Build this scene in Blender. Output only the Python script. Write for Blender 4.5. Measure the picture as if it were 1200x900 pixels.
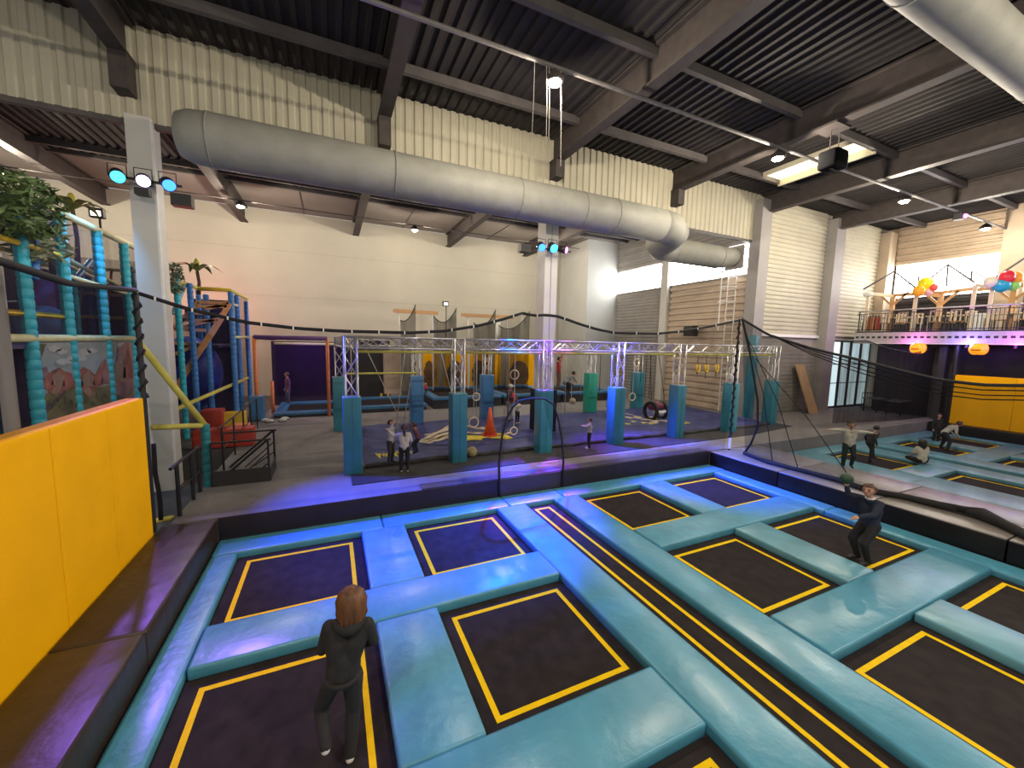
import bpy, bmesh, math, random
from mathutils import Vector, Matrix
random.seed(7)
rnd = random.uniform
SC = bpy.context.scene
COL = SC.collection
for o in list(bpy.data.objects): bpy.data.objects.remove(o)

# ------------------------------------------------------------------ camera
H = 3.8                                     # camera height above the trampoline beds, metres
FPX, PITCH, YAW, ROLL = 461.26, math.radians(-6.0113), math.radians(24.7014), math.radians(1.2049)
_f = Vector((math.sin(YAW)*math.cos(PITCH), math.cos(YAW)*math.cos(PITCH), math.sin(PITCH)))
_r = Vector((math.cos(YAW), -math.sin(YAW), 0))
_u = _r.cross(_f)
RT = _r*math.cos(ROLL) + _u*math.sin(ROLL)
UP = -_r*math.sin(ROLL) + _u*math.cos(ROLL)
cd = bpy.data.cameras.new('camera'); cam = bpy.data.objects.new('camera', cd); COL.objects.link(cam)
cd.sensor_width = 36; cd.lens = 36*FPX/1200; cd.clip_start = .05; cd.clip_end = 200
cam.matrix_world = Matrix(((RT.x, UP.x, -_f.x, 0), (RT.y, UP.y, -_f.y, 0), (RT.z, UP.z, -_f.z, H), (0, 0, 0, 1)))
SC.camera = cam
def ray(px, py): return RT*((px-600)/FPX) - UP*((py-450)/FPX) + _f
def PZ(px, py, z): d = ray(px, py); d = d*((z-H)/d.z); return Vector((d.x, d.y, z))
def PY(px, py, y): d = ray(px, py); d = d*(y/d.y); return Vector((d.x, y, d.z+H))
def PX(px, py, x): d = ray(px, py); d = d*(x/d.x); return Vector((x, d.y, d.z+H))

# ------------------------------------------------------------------ world and exposure
W = bpy.data.worlds.new('world'); SC.world = W; W.use_nodes = True
W.node_tree.nodes['Background'].inputs[0].default_value = (.95, .90, .84, 1)
W.node_tree.nodes['Background'].inputs[1].default_value = .55
vs = SC.view_settings
vs.view_transform = 'Standard'; vs.look = 'None'; vs.exposure = 0.1; vs.gamma = 1.0; vs.use_curve_mapping = False

# light levels (the lamps themselves are made with their fixtures below)
LAMP_W, REAR_W, WIN_E, LED_W = 900, 720, 12.0, 1.0
def lamp_light(name, loc, power, color, radius=.15, kind='POINT', target=None, spot=1.2, blend=.6):
    l = bpy.data.lights.new(name, kind); l.energy = power; l.color = color; l.shadow_soft_size = radius
    if kind == 'SPOT': l.spot_size = spot; l.spot_blend = blend
    o = bpy.data.objects.new(name, l); COL.objects.link(o); o.location = loc
    if target is not None:
        o.rotation_euler = (Vector(target)-Vector(loc)).to_track_quat('-Z', 'Y').to_euler()
    return o

# ------------------------------------------------------------------ materials
MATS = {}
def mat(name, col, rough=.6, metal=0, var=.12, scale=6, bump=0, bscale=20, coat=0, emit=None, estr=0, spec=.5, stretch=None, col2=None, detail=3):
    if name in MATS: return MATS[name]
    m = bpy.data.materials.new(name); m.use_nodes = True; nt = m.node_tree; b = nt.nodes['Principled BSDF']
    b.inputs['Roughness'].default_value = rough; b.inputs['Metallic'].default_value = metal
    b.inputs['Specular IOR Level'].default_value = spec
    if coat: b.inputs['Coat Weight'].default_value = coat; b.inputs['Coat Roughness'].default_value = .25
    tc = nt.nodes.new('ShaderNodeTexCoord'); mp = nt.nodes.new('ShaderNodeMapping')
    nt.links.new(tc.outputs['Object'], mp.inputs[0])
    if stretch: mp.inputs['Scale'].default_value = stretch
    nz = nt.nodes.new('ShaderNodeTexNoise'); nz.inputs['Scale'].default_value = scale; nz.inputs['Detail'].default_value = detail
    nt.links.new(mp.outputs[0], nz.inputs[0])
    rp = nt.nodes.new('ShaderNodeValToRGB'); c = Vector(col)
    c2 = Vector(col2) if col2 else c*(1+var)
    c1 = c if col2 else c*(1-var)
    rp.color_ramp.elements[0].color = (*c1, 1); rp.color_ramp.elements[1].color = (*[min(1, v) for v in c2], 1)
    rp.color_ramp.elements[0].position = .3; rp.color_ramp.elements[1].position = .7
    nt.links.new(nz.outputs[0], rp.inputs[0]); nt.links.new(rp.outputs[0], b.inputs['Base Color'])
    if bump:
        n2 = nt.nodes.new('ShaderNodeTexNoise'); n2.inputs['Scale'].default_value = bscale; n2.inputs['Detail'].default_value = 4
        nt.links.new(mp.outputs[0], n2.inputs[0])
        bp = nt.nodes.new('ShaderNodeBump'); bp.inputs['Strength'].default_value = bump; bp.inputs['Distance'].default_value = .03
        nt.links.new(n2.outputs[0], bp.inputs['Height']); nt.links.new(bp.outputs[0], b.inputs['Normal'])
    if emit: b.inputs['Emission Color'].default_value = (*emit, 1); b.inputs['Emission Strength'].default_value = estr
    MATS[name] = m; return m
def veil(name, col, cover, fold=.06):
    """fine knotless netting: the threads are far below a pixel, so the cloth is a partly open surface"""
    m = bpy.data.materials.new(name); m.use_nodes = True; nt = m.node_tree
    for n in list(nt.nodes): nt.nodes.remove(n)
    out = nt.nodes.new('ShaderNodeOutputMaterial'); mx = nt.nodes.new('ShaderNodeMixShader')
    tr = nt.nodes.new('ShaderNodeBsdfTransparent'); df = nt.nodes.new('ShaderNodeBsdfDiffuse'); df.inputs[0].default_value = (*col, 1)
    tc = nt.nodes.new('ShaderNodeTexCoord'); mp = nt.nodes.new('ShaderNodeMapping'); mp.inputs['Scale'].default_value = (2.2, 2.2, .25)
    nz = nt.nodes.new('ShaderNodeTexNoise'); nz.inputs['Scale'].default_value = 1.6; nz.inputs['Detail'].default_value = 2
    mr = nt.nodes.new('ShaderNodeMapRange'); mr.inputs[1].default_value = .3; mr.inputs[2].default_value = .7
    mr.inputs[3].default_value = cover-fold; mr.inputs[4].default_value = cover+fold
    nt.links.new(tc.outputs['Object'], mp.inputs[0]); nt.links.new(mp.outputs[0], nz.inputs[0]); nt.links.new(nz.outputs[0], mr.inputs[0])
    nt.links.new(mr.outputs[0], mx.inputs[0]); nt.links.new(tr.outputs[0], mx.inputs[1]); nt.links.new(df.outputs[0], mx.inputs[2])
    nt.links.new(mx.outputs[0], out.inputs[0]); MATS[name] = m; return m
def glow(name, col, s):
    m = bpy.data.materials.new(name); m.use_nodes = True; nt = m.node_tree; b = nt.nodes['Principled BSDF']
    b.inputs['Base Color'].default_value = (*col, 1); b.inputs['Emission Color'].default_value = (*col, 1); b.inputs['Emission Strength'].default_value = s
    MATS[name] = m; return m

pad_blue = mat('pad_blue_vinyl', (.066, .275, .405), .35, var=.10, scale=2.5, bump=.34, bscale=6, coat=.25, stretch=(1, 1, 1))
pad_blue_b = mat('pad_blue_vinyl_worn', (.072, .28, .405), .38, var=.14, scale=3.5, bump=.42, bscale=8, coat=.2)
pad_sky = mat('pad_pale_blue_vinyl', (.12, .32, .41), .36, var=.12, scale=2.5, bump=.2, bscale=6, coat=.2)
wrap_teal = mat('post_wrap_teal_vinyl', (.035, .215, .29), .32, var=.12, scale=3, bump=.35, bscale=7, coat=.3, stretch=(1, 1, .35))
wrap_blue = mat('post_wrap_blue_vinyl', (.05, .20, .42), .35, var=.12, scale=3, bump=.3, bscale=7, coat=.3, stretch=(1, 1, .35))
wrap_green = mat('post_wrap_green_vinyl', (.02, .36, .24), .35, var=.12, scale=3, bump=.3, bscale=7, coat=.3)
bed_black = mat('jump_bed_weave', (.024, .019, .0195), .85, spec=.12, var=.25, scale=5, bump=.05, bscale=120)
tape_yel = mat('yellow_tape', (.86, .56, .003), .7, spec=.12, var=.07, scale=10)
vinyl_black = mat('black_vinyl', (.010, .009, .010), .40, var=.2, scale=3, bump=.3, bscale=6, coat=.06, spec=.25)
vinyl_brown = mat('bench_brown_black_vinyl', (.034, .022, .016), .42, var=.15, scale=3, bump=.5, bscale=4.5, coat=.1, spec=.35)
deck_top_glare = mat('deck_top_vinyl_glare', (.17, .15, .135), .42, var=.12, scale=3, bump=.22, bscale=4, coat=1.0)  # lightened base colour holds part of the window glare on the deck
deck_top_glare.node_tree.nodes['Principled BSDF'].inputs['Coat Roughness'].default_value = .36
vinyl_deck = mat('deck_black_vinyl', (.035, .032, .030), .34, var=.2, scale=3, bump=.25, bscale=5, coat=.9)
vinyl_yel = mat('yellow_vinyl', (.90, .44, .001), .65, spec=.12, var=.04, scale=2, bump=.06, bscale=3)
carpet = mat('grey_carpet', (.215, .20, .195), .95, var=.12, scale=1.3, bump=.1, bscale=150, detail=6)
carpet_dk = mat('dark_carpet', (.035, .033, .035), .95, var=.2, scale=3, bump=.1, bscale=150)
lino = mat('floor_lower_grey', (.08, .075, .07), .8, var=.2, scale=2)
steel_dk = mat('dark_painted_steel', (.062, .052, .050), .65, spec=.25, var=.15, scale=4)
roof_dk = mat('roof_deck_dark', (.036, .032, .032), .75, spec=.15, var=.2, scale=.7)
purlin_m = mat('purlin_steel', (.085, .075, .075), .6, var=.15, scale=3)
clad = mat('cream_cladding', (.465, .435, .335), .55, var=.07, scale=1.2)
clad_w = mat('warm_grey_cladding', (.50, .40, .30), .55, var=.09, scale=1.2)
clad_g = mat('grey_cladding', (.30, .285, .265), .55, var=.09, scale=1.2)
plaster = mat('painted_block_wall', (.485, .46, .385), .85, var=.05, scale=.6, bump=.04, bscale=8)
plaster_w = mat('white_painted_wall', (.55, .56, .54), .8, var=.04, scale=.8)
brick_g = mat('grey_block_wall', (.30, .28, .25), .85, var=.1, scale=1.5)
ceil_pan = mat('ceiling_panel', (.235, .205, .185), .8, var=.08, scale=.8)
col_white = mat('column_white_paint', (.58, .57, .53), .5, var=.05, scale=1.5)
col_grey = mat('column_grey_paint', (.27, .255, .25), .55, var=.08, scale=1.5)
duct_m = mat('duct_fabric_grey', (.255, .255, .225), .6, var=.10, scale=2.2, bump=.18, bscale=3.5)
alu = mat('truss_aluminium', (.62, .60, .60), .3, metal=.75, var=.08, scale=8)
black_m = mat('black_metal', (.012, .012, .013), .5, var=.2, scale=8)
rope_blk = mat('black_rope', (.008, .008, .009), .8, var=.3, scale=30)
rope_lt = mat('pale_rope', (.45, .42, .38), .8, var=.2, scale=30)
yel_paint = mat('yellow_foam_tube', (.62, .55, .10), .6, var=.12, scale=8)
yel_pale = mat('pale_yellow_foam_tube', (.66, .62, .36), .6, var=.1, scale=8)
yel_gold = mat('gold_yellow_foam', (.72, .47, .03), .6, var=.1, scale=8)
teal_foam = mat('teal_foam_tube', (.03, .42, .55), .45, var=.15, scale=9, bump=.2, bscale=9)
blue_foam = mat('blue_foam_tube', (.05, .22, .60), .5, var=.15, scale=9)
purple_foam = mat('purple_foam', (.14, .05, .22), .6, var=.2, scale=5)
orange_p = mat('orange_post_foam', (.80, .23, .08), .5, var=.1, scale=8)
red_foam = mat('red_foam', (.42, .035, .02), .5, var=.12, scale=6)
wood_or = mat('orange_wood', (.60, .27, .11), .6, var=.15, scale=4, stretch=(1, 8, 1))
wood_pk = mat('pink_wood', (.62, .30, .27), .6, var=.12, scale=4)
wood_lt = mat('light_pine', (.52, .30, .14), .6, var=.18, scale=5, stretch=(6, 1, 1))
wood_bl = mat('bleached_pine', (.70, .58, .42), .6, var=.1, scale=5)
ply = mat('plywood', (.46, .30, .16), .7, var=.12, scale=3, stretch=(6, 1, 1))
bag_blue = mat('airbag_blue', (.048, .057, .19), .6, var=.3, scale=1.1, bump=.6, bscale=2.6, spec=.3)
print_cream = mat('print_cream', (.62, .52, .36), .6, var=.15, scale=6)
print_yel = mat('print_yellow', (.75, .62, .03), .6, var=.15, scale=7)
print_brown = mat('print_brown', (.12, .05, .02), .6, var=.2, scale=6)
plate_m = mat('white_plate', (.75, .75, .72), .5, var=.05)
leaf_m = mat('leaf_green', (.10, .16, .055), .6, var=.45, scale=9)
leaf_p = mat('palm_green', (.20, .22, .06), .6, var=.4, scale=6)
bark_m = mat('bark_brown', (.12, .07, .04), .9, var=.3, scale=8)
beige_pad = mat('beige_pad', (.50, .37, .25), .6, var=.08, scale=3)
wall_dark = mat('dark_partition', (.030, .028, .032), .8, var=.15, scale=2)
net_blk = veil('net_black_fine', (.012, .011, .013), .46)
net_left = veil('net_black_left', (.015, .013, .018), .40, .03)
net_thin = veil('net_black_thin', (.012, .011, .013), .27, .05)
net_heavy = veil('net_black_heavy', (.014, .012, .015), .62, .10)
net_play = veil('net_play_dark', (.03, .022, .04), .42, .10)
net_purple = veil('net_purple_dark', (.035, .016, .065), .80, .06)
net_blue = veil('net_blue', (.04, .13, .62), .70, .08)
glass_day = glow('daylight_glazing', (1.0, .98, .95), WIN_E)
glass_door = glow('door_daylight_glass', (.62, .82, .86), 1.3)
sky_pane = glow('skylight_pane', (1.0, .88, .55), 3.0)
lamp_glow = glow('lamp_lens', (1.0, .86, .62), 40)
led_blue = glow('led_blue', (.03, .16, 1.0), 4)
led_cyan = glow('led_cyan', (.04, .60, 1.0), 4)
led_violet = glow('led_violet', (.55, .40, 1.0), 9)
led_mag = glow('led_magenta', (.9, .12, .7), 6)
pumpkin_m = glow('lantern_orange', (1.0, .33, .015), .75)
strip_led = glow('strip_white', (1.0, .85, .9), 3.0)

# ------------------------------------------------------------------ mesh helpers
class MB:
    def __init__(s): s.v = []; s.f = []
    def add(s, vs, fs):
        n = len(s.v); s.v += [tuple(p) for p in vs]; s.f += [tuple(i+n for i in f) for f in fs]; return s
    def box(s, x0, x1, y0, y1, z0, z1):
        return s.add([(x0,y0,z0),(x1,y0,z0),(x1,y1,z0),(x0,y1,z0),(x0,y0,z1),(x1,y0,z1),(x1,y1,z1),(x0,y1,z1)],
                     [(0,3,2,1),(4,5,6,7),(0,1,5,4),(1,2,6,5),(2,3,7,6),(3,0,4,7)])
    def quad(s, a, b, c, d): return s.add([a,b,c,d], [(0,1,2,3)])
    def bar(s, p0, p1, w, h=None):
        """rectangular bar between two points"""
        h = h or w; p0 = Vector(p0); p1 = Vector(p1); d = (p1-p0).normalized()
        a = d.cross(Vector((0,0,1))); a = Vector((1,0,0)) if a.length < 1e-4 else a.normalized()
        b = a.cross(d).normalized(); a *= w/2; b *= h/2
        return s.add([p0-a-b,p0+a-b,p0+a+b,p0-a+b,p1-a-b,p1+a-b,p1+a+b,p1-a+b],
                     [(0,3,2,1),(4,5,6,7),(0,1,5,4),(1,2,6,5),(2,3,7,6),(3,0,4,7)])
    def tube(s, pts, r, n=8, cap=True):
        pts = [Vector(p) for p in pts]; rs = r if isinstance(r, (list, tuple)) else [r]*len(pts)
        rings = []; a = None
        for i, p in enumerate(pts):
            d = (pts[min(i+1, len(pts)-1)]-pts[max(i-1, 0)]).normalized()
            if a is None:
                a = d.cross(Vector((0,0,1)))
                if a.length < 1e-3: a = d.cross(Vector((1,0,0)))
            a = (a - d*a.dot(d)).normalized(); b = d.cross(a)
            rings.append([p + (a*math.cos(t)+b*math.sin(t))*rs[i] for t in [2*math.pi*k/n for k in range(n)]])
        vs_ = [q for g in rings for q in g]; fs = []
        for i in range(len(rings)-1):
            for k in range(n):
                fs.append((i*n+k, i*n+(k+1)%n, (i+1)*n+(k+1)%n, (i+1)*n+k))
        if cap: fs += [tuple(range(n-1, -1, -1)), tuple((len(rings)-1)*n+k for k in range(n))]
        return s.add(vs_, fs)
    def ball(s, c, r, nu=12, nv=8, sx=1, sy=1, sz=1):
        c = Vector(c); vs_ = [c+Vector((0,0,-r*sz))]; fs = []
        for j in range(1, nv):
            t = math.pi*j/nv
            for i in range(nu):
                a = 2*math.pi*i/nu; vs_.append(c+Vector((r*sx*math.sin(t)*math.cos(a), r*sy*math.sin(t)*math.sin(a), -r*sz*math.cos(t))))
        vs_.append(c+Vector((0,0,r*sz))); L = len(vs_)-1
        for i in range(nu):
            fs.append((0, 1+(i+1)%nu, 1+i)); fs.append((L, L-nu+i, L-nu+(i+1)%nu))
            for j in range(nv-2):
                b = 1+j*nu; fs.append((b+i, b+(i+1)%nu, b+nu+(i+1)%nu, b+nu+i))
        return s.add(vs_, fs)
    def torus(s, c, R, r, axis='y', n=20, m=6):
        c = Vector(c); vs_ = []; fs = []
        for i in range(n):
            a = 2*math.pi*i/n
            for j in range(m):
                b = 2*math.pi*j/m; q = R+r*math.cos(b); u, v, w = q*math.cos(a), q*math.sin(a), r*math.sin(b)
                vs_.append(c+Vector({'y': (u, w, v), 'x': (w, u, v), 'z': (u, v, w)}[axis]))
        for i in range(n):
            for j in range(m): fs.append((i*m+j, ((i+1)%n)*m+j, ((i+1)%n)*m+(j+1)%m, i*m+(j+1)%m))
        return s.add(vs_, fs)
    def prism(s, poly, z0, z1):
        """polygon in x,y extruded in z"""
        n = len(poly); return s.add([(x,y,z0) for x,y in poly]+[(x,y,z1) for x,y in poly],
            [tuple(range(n-1,-1,-1)), tuple(range(n, 2*n))]+[(i,(i+1)%n,n+(i+1)%n,n+i) for i in range(n)])
    def sheet(s, rows):
        n = len(rows[0]); vs_ = [p for r in rows for p in r]; fs = []
        for i in range(len(rows)-1):
            for k in range(n-1): fs.append((i*n+k, i*n+k+1, (i+1)*n+k+1, (i+1)*n+k))
        return s.add(vs_, fs)
    def build(s, name, m, parent=None, label=None, cat=None, group=None, kind=None, smooth=False, bevel=0, seg=2):
        return finish(name, s.v, s.f, m, parent, label, cat, group, kind, smooth, bevel, seg)

ROOT = {}
def finish(name, v, f, m, parent, label, cat, group, kind, smooth, bevel=0, seg=2):
    if parent is None:
        xs, ys, zs = zip(*v); org = Vector(((min(xs)+max(xs))/2, (min(ys)+max(ys))/2, min(zs)))
    else: org = ROOT.get(parent.name, Vector((0,0,0)))
    me = bpy.data.meshes.new(name); me.from_pydata([Vector(p)-org for p in v], [], f); me.update()
    if bevel:
        bm = bmesh.new(); bm.from_mesh(me); bmesh.ops.bevel(bm, geom=list(bm.edges), offset=bevel, segments=seg, affect='EDGES', profile=.6); bm.to_mesh(me); bm.free()
        smooth = True if smooth is None else smooth
    if smooth:
        for p in me.polygons: p.use_smooth = True
    me.materials.append(m)
    o = bpy.data.objects.new(name, me); COL.objects.link(o)
    if parent is None: o.location = org
    else: o.parent = parent
    ROOT[o.name] = org
    if label: o['label'] = label
    if cat: o['category'] = cat
    if group: o['group'] = group
    if kind: o['kind'] = kind
    return o
def thing(name, label, cat, loc, group=None, kind=None):
    o = bpy.data.objects.new(name, None); COL.objects.link(o); o.location = loc; o.empty_display_size = .1
    ROOT[o.name] = Vector(loc); o['label'] = label; o['category'] = cat
    if group: o['group'] = group
    if kind: o['kind'] = kind
    return o
def struct(name, mb, m, parent=None, smooth=False, label=None):
    return mb.build(name, m, parent, label=label, kind=None if parent else 'structure', smooth=smooth)
def copy_tree(o, loc, label=None, group=None, rotz=None, parent=None):
    c = o.copy(); COL.objects.link(c); c.parent = parent
    if parent is None:
        c.location = loc
        if rotz is not None: c.rotation_euler.z = rotz
        if label: c['label'] = label
        if group: c['group'] = group
    for ch in [k for k in bpy.data.objects if k.parent == o]: copy_tree(ch, None, parent=c)
    return c
def catenary(a, b, sag, n=14):
    a = Vector(a); b = Vector(b)
    return [a.lerp(b, t) - Vector((0,0,sag*4*t*(1-t))) for t in [i/n for i in range(n+1)]]

# ================================================================== THE SETTING
FZ = .53                                     # raised floor level
ROOF, BEAM_Z = 10.72, 9.9
YF, YB = 12.4, 25.9                          # fascia line and back wall
XE, XS = 29.6, 18.25                         # east wall, side wall of the rear hall
PITX0, PITX1, PITY = -1.94, 10.76, 8.415
C2X0, C2X1 = 13.05, 25.35

# floor: base slab under the pits, raised carpet around them
fl = MB().box(-15, 31, -3, 27, -.35, -.03); floor = struct('floor', fl, lino)
cp = MB().box(-2.62, XE, PITY, 12.4, -.03, FZ).box(-2.62, XS, 12.4, YB, -.03, FZ)
struct('floor_carpet', cp, carpet)
struct('floor_back_strip', MB().box(-15, -2.63, 13.6, YB, -.03, FZ-.02), lino)
# ceiling: trapezoid steel deck, ribs running away from the camera
def ribs(x0, x1, pitch, depth, fn):
    pts = []; x = x0
    while x < x1:
        for dx, d in ((0, 0), (.30, 0), (.42, 1), (.88, 1)): pts.append((x+dx*pitch, d*depth))
        x += pitch
    return pts
def corrug(x0, x1, pitch, depth, a, b, plane):
    pr = ribs(x0, x1, pitch, depth, None); mb = MB()
    if plane == 'roof': mb.sheet([[(x, a, ROOF+d) for x, d in pr], [(x, b, ROOF+d) for x, d in pr]])
    if plane == 'fascia': mb.sheet([[(x, YF-d, a) for x, d in pr], [(x, YF-d, b) for x, d in pr]])
    return mb
struct('ceiling', corrug(-15, 30, .30, .07, -3, 21.6, 'roof'), roof_dk)
struct('ceiling_rear', MB().box(-15, XS, 21.6, YB, ROOF+.02, ROOF+.1), ceil_pan)
cs = struct('trim_1', MB().box(-15, XS, 21.5, 21.66, ROOF-.12, ROOF+.02), purlin_m)
for i, x in enumerate([-14+2.2*k for k in range(15)]):
    pass
for k, x in enumerate((-12.3, -9.6, -6.9, -1.2, 4.2, 9.8, 15.2)):
    MB().box(x-.02, x+.02, 21.66, YB, ROOF-.01, ROOF+.02).build('panel_joint', purlin_m, cs)
# walls
back = MB().box(-15, XS, YB, YB+.2, -.03, ROOF); wb = struct('wall_back', back, plaster)
for z in (3.6, 6.1, 8.6): MB().box(-15, 15.6, YB-.006, YB, z, z+.03).build('wall_joint', mat('wall_joint', (.42, .38, .32), .85), wb)
struct('wall_boxed_corner', MB().box(15.7, XS, 22.4, YB, FZ, ROOF), plaster_w)
struct('wall_fascia', corrug(-15, 18.0, .27, .045, 8.68, ROOF, 'fascia'), clad)
struct('trim_2', MB().box(-15, 18.0, YF-.02, YF+.12, 8.58, 8.70), purlin_m)
def lap_wall(axis, c, a0, a1, z0, z1, pitch, depth):
    """horizontal lapped cladding: each course leans out to its lower edge"""
    mb = MB(); n = max(1, int(round((z1-z0)/pitch))); p = (z1-z0)/n
    prof = []
    for i in range(n):
        z = z0+i*p; prof += [(z, 0), (z+.06*p, depth), (z+.55*p, depth), (z+.72*p, 0)]
    prof.append((z1, 0))
    if axis == 'y': mb.sheet([[(a0, c-d, z) for z, d in prof], [(a1, c-d, z) for z, d in prof]])
    else: mb.sheet([[(c-d, a0, z) for z, d in prof], [(c-d, a1, z) for z, d in prof]])
    return mb
# rear hall side wall (x = XS): cladding below and above a strip of daylight glazing
ws = struct('wall_side_rear', MB().box(XS+.1, XS+.25, YF, YB, -.03, ROOF), clad_g)
for (y0, y1, p, m) in ((12.75, 17.6, .34, clad_w), (18.4, 22.4, .20, clad_g)):
    lap_wall('x', XS, y0, y1, FZ, 7.28, p, .085 if p > .3 else .05).build('cladding', m, ws)
    lap_wall('x', XS, y0, y1, 8.75, ROOF, .36, .06).build('cladding', clad_g, ws)
w1 = struct('window_1', MB().box(XS+.02, XS+.06, 12.7, 22.4, 7.28, 8.75), black_m)
for (y0, y1) in ((12.75, 17.6), (18.4, 22.35)):
    MB().box(XS-.03, XS+.02, y0+.04, y1-.04, 7.32, 8.71).build('pane', glass_day, w1)
    MB().box(XS-.06, XS+.02, y0, y1, 7.24, 7.32).build('window_sill', clad_g, w1)
struct('trim_3', MB().box(XS-.28, XS+.1, 17.62, 18.12, FZ, ROOF-.02), col_white)
# hall wall facing the camera on the right (y = YF): two cladding bays, lower block wall, glass doors
wr = struct('wall_right_back', MB().box(XS+.1, XE+.2, YF+.12, YF+.3, -.03, ROOF), brick_g)
for (x0, x1) in ((18.75, 23.45), (24.35, 28.7)):
    lap_wall('y', YF+.06, x0, x1, 4.5, ROOF, .205, .045).build('cladding', clad, wr)
MB().box(18.75, 24.6, YF-.06, YF+.1, 4.36, 4.50).build('ledge', plate_m, wr)
for k in range(18):                                           # block courses of the lower wall
    z = FZ+.02+k*.21
    MB().box(18.75, 24.4, YF+.06, YF+.115, z, z+.195).build('block_course', brick_g, wr)
for i, (x0, x1, m) in enumerate(((17.62, 18.3, col_grey), (23.5, 24.3, col_grey), (28.75, 29.1, clad_w), (29.15, 29.5, clad_w))):
    struct('column_%d' % (i+1), MB().box(x0, x1, YF-.42, YF+.1, FZ, ROOF-.3), m)
struct('trim_4', MB().box(24.32, 24.46, YF-.30, YF-.05, FZ, 10.2), plate_m)
# glazed doors
d1 = struct('door_1', MB().box(24.75, 29.4, YF+.0, YF+.1, FZ, 4.3), black_m)
dx = [24.8, 25.75, 26.7, 27.75, 28.8, 29.35]
for i in range(5):
    for (z0, z1) in ((.62, 1.9), (1.95, 2.95), (3.0, 4.2)):
        MB().box(dx[i]+.10, dx[i+1]-.06, YF-.03, YF, z0, z1).build('pane', glass_door if i != 4 else mat('frosted', (.4, .45, .46), .4, emit=(.5, .6, .65), estr=.25), d1)
    MB().box(dx[i]-.08, dx[i]+.10, YF-.08, YF, .55, 4.28).build('door_stile', steel_dk, d1)
MB().box(24.75, 29.4, YF-.07, YF, FZ, .64).build('threshold', steel_dk, d1)
# east wall
we = struct('wall_right', MB().box(XE+.1, XE+.3, -3, YF+.2, -.03, ROOF), clad_w)
for (y0, y1) in ((7.95, 11.95), (-2, 7.1)):
    lap_wall('x', XE, y0, y1, 8.62, ROOF, .36, .07).build('cladding', clad_w, we)
    lap_wall('x', XE, y0, y1, FZ, 6.75, .36, .05).build('cladding', wall_dark, we)
w2 = struct('window_2', MB().box(XE+.02, XE+.08, -2, 12.0, 6.7, 8.65), black_m)
for (y0, y1) in ((7.98, 11.9), (2.4, 7.08), (-2, 2.3)):
    MB().box(XE-.02, XE+.02, y0, y1, 6.78, 8.60).build('pane', glass_day, w2)
struct('column_5', MB().box(XE-.35, XE+.1, 7.1, 7.95, FZ, ROOF), clad_w)
# columns of the fascia line
cl = struct('column_6', MB().box(-4.06, -3.62, YF-.30, YF+.30, -.03, 8.7), col_white)
MB().box(-3.62, -3.58, YF-.30, YF-.24, -.03, 8.66).build('flange_edge', plate_m, cl)
cm = struct('column_7', MB().box(6.72, 7.22, YF-.28, YF+.28, FZ, 8.7), col_white)
MB().box(6.96, 6.975, YF-.292, YF-.28, 2.3, 8.6).build('flange_joint', col_grey, cm)
MB().box(6.62, 7.32, YF-.36, YF+.36, FZ, 2.15).build('base_wrap', vinyl_black, cm)

# roof beams (run towards the camera), purlins
BX = [-9.6, -4.05, 1.5, 7.1, 12.65, 18.2, 23.8]
for i, x in enumerate(BX):
    mb = MB(); y0, y1 = -3, (YB if x < XS-.1 else YF)
    mb.box(x-.17, x+.17, y0, y1, BEAM_Z, BEAM_Z+.05).box(x-.04, x+.04, y0, y1, BEAM_Z+.05, ROOF-.05).box(x-.17, x+.17, y0, y1, ROOF-.06, ROOF-.01)
    b = struct('roof_beam_%d' % (i+1), mb, steel_dk)
    if x < XS-.1 and x > -9: MB().box(x-.16, x+.16, YF-.45, YF-.02, 9.15 if x < 7 else 9.35, BEAM_Z).build('haunch', steel_dk, b)
for i, y in enumerate((1.3, 4.5, 7.7, 10.9, 14.1, 17.3, 20.5)):
    x1 = XE if y < YF else XS
    struct('purlin_%d' % (i+1), MB().box(-15, x1, y-.07, y+.07, ROOF-.24, ROOF-.02), purlin_m)
# skylight
sk = struct('skylight_frame', MB().box(15.75, 15.83, 7.7, 10.9, 10.56, ROOF).box(16.82, 16.90, 7.7, 10.9, 10.40, ROOF).box(15.75, 16.9, 7.65, 7.73, 10.50, ROOF).box(15.75, 16.9, 10.87, 10.95, 10.50, ROOF), clad)
for k in range(7):
    y = 7.78+k*.443; MB().box(15.86, 16.79, y, y+.41, 10.64, 10.70).build('pane', sky_pane, sk)

# ================================================================== DUCTS AND CEILING SERVICES
def duct(label, pts, r, n=24, seams=(), cap_r=None, name='air_duct'):
    p0 = Vector(pts[0]); t = thing(name, label, 'air duct', (p0.x, p0.y, p0.z-(max(r) if isinstance(r, list) else r)))
    MB().tube(pts, r, n).build('duct_tube', duct_m, t, smooth=True)
    for (a, b) in seams: MB().tube([a, b], (r if not isinstance(r, list) else max(r))+.012, n).build('seam_band', mat('duct_seam', (.20, .20, .18), .6), t, smooth=True)
    return t
YD, ZD, RD = 11.35, 8.16, .57
pts = [(-2.95, YD, ZD), (-2.9, YD, ZD), (-2.7, YD, ZD), (-2.3, YD, ZD)] + [(x, YD, ZD) for x in (0, 3, 6, 9, 11)]
rr = [.30, .44, .53, RD] + [RD]*5
dt = duct('long grey fabric air duct hanging along the cream ribbed fascia', pts, rr, seams=[((x, YD, ZD), (x+.04, YD, ZD)) for x in (-2.35, 1.6, 5.2, 7.5, 8.8)])
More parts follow.
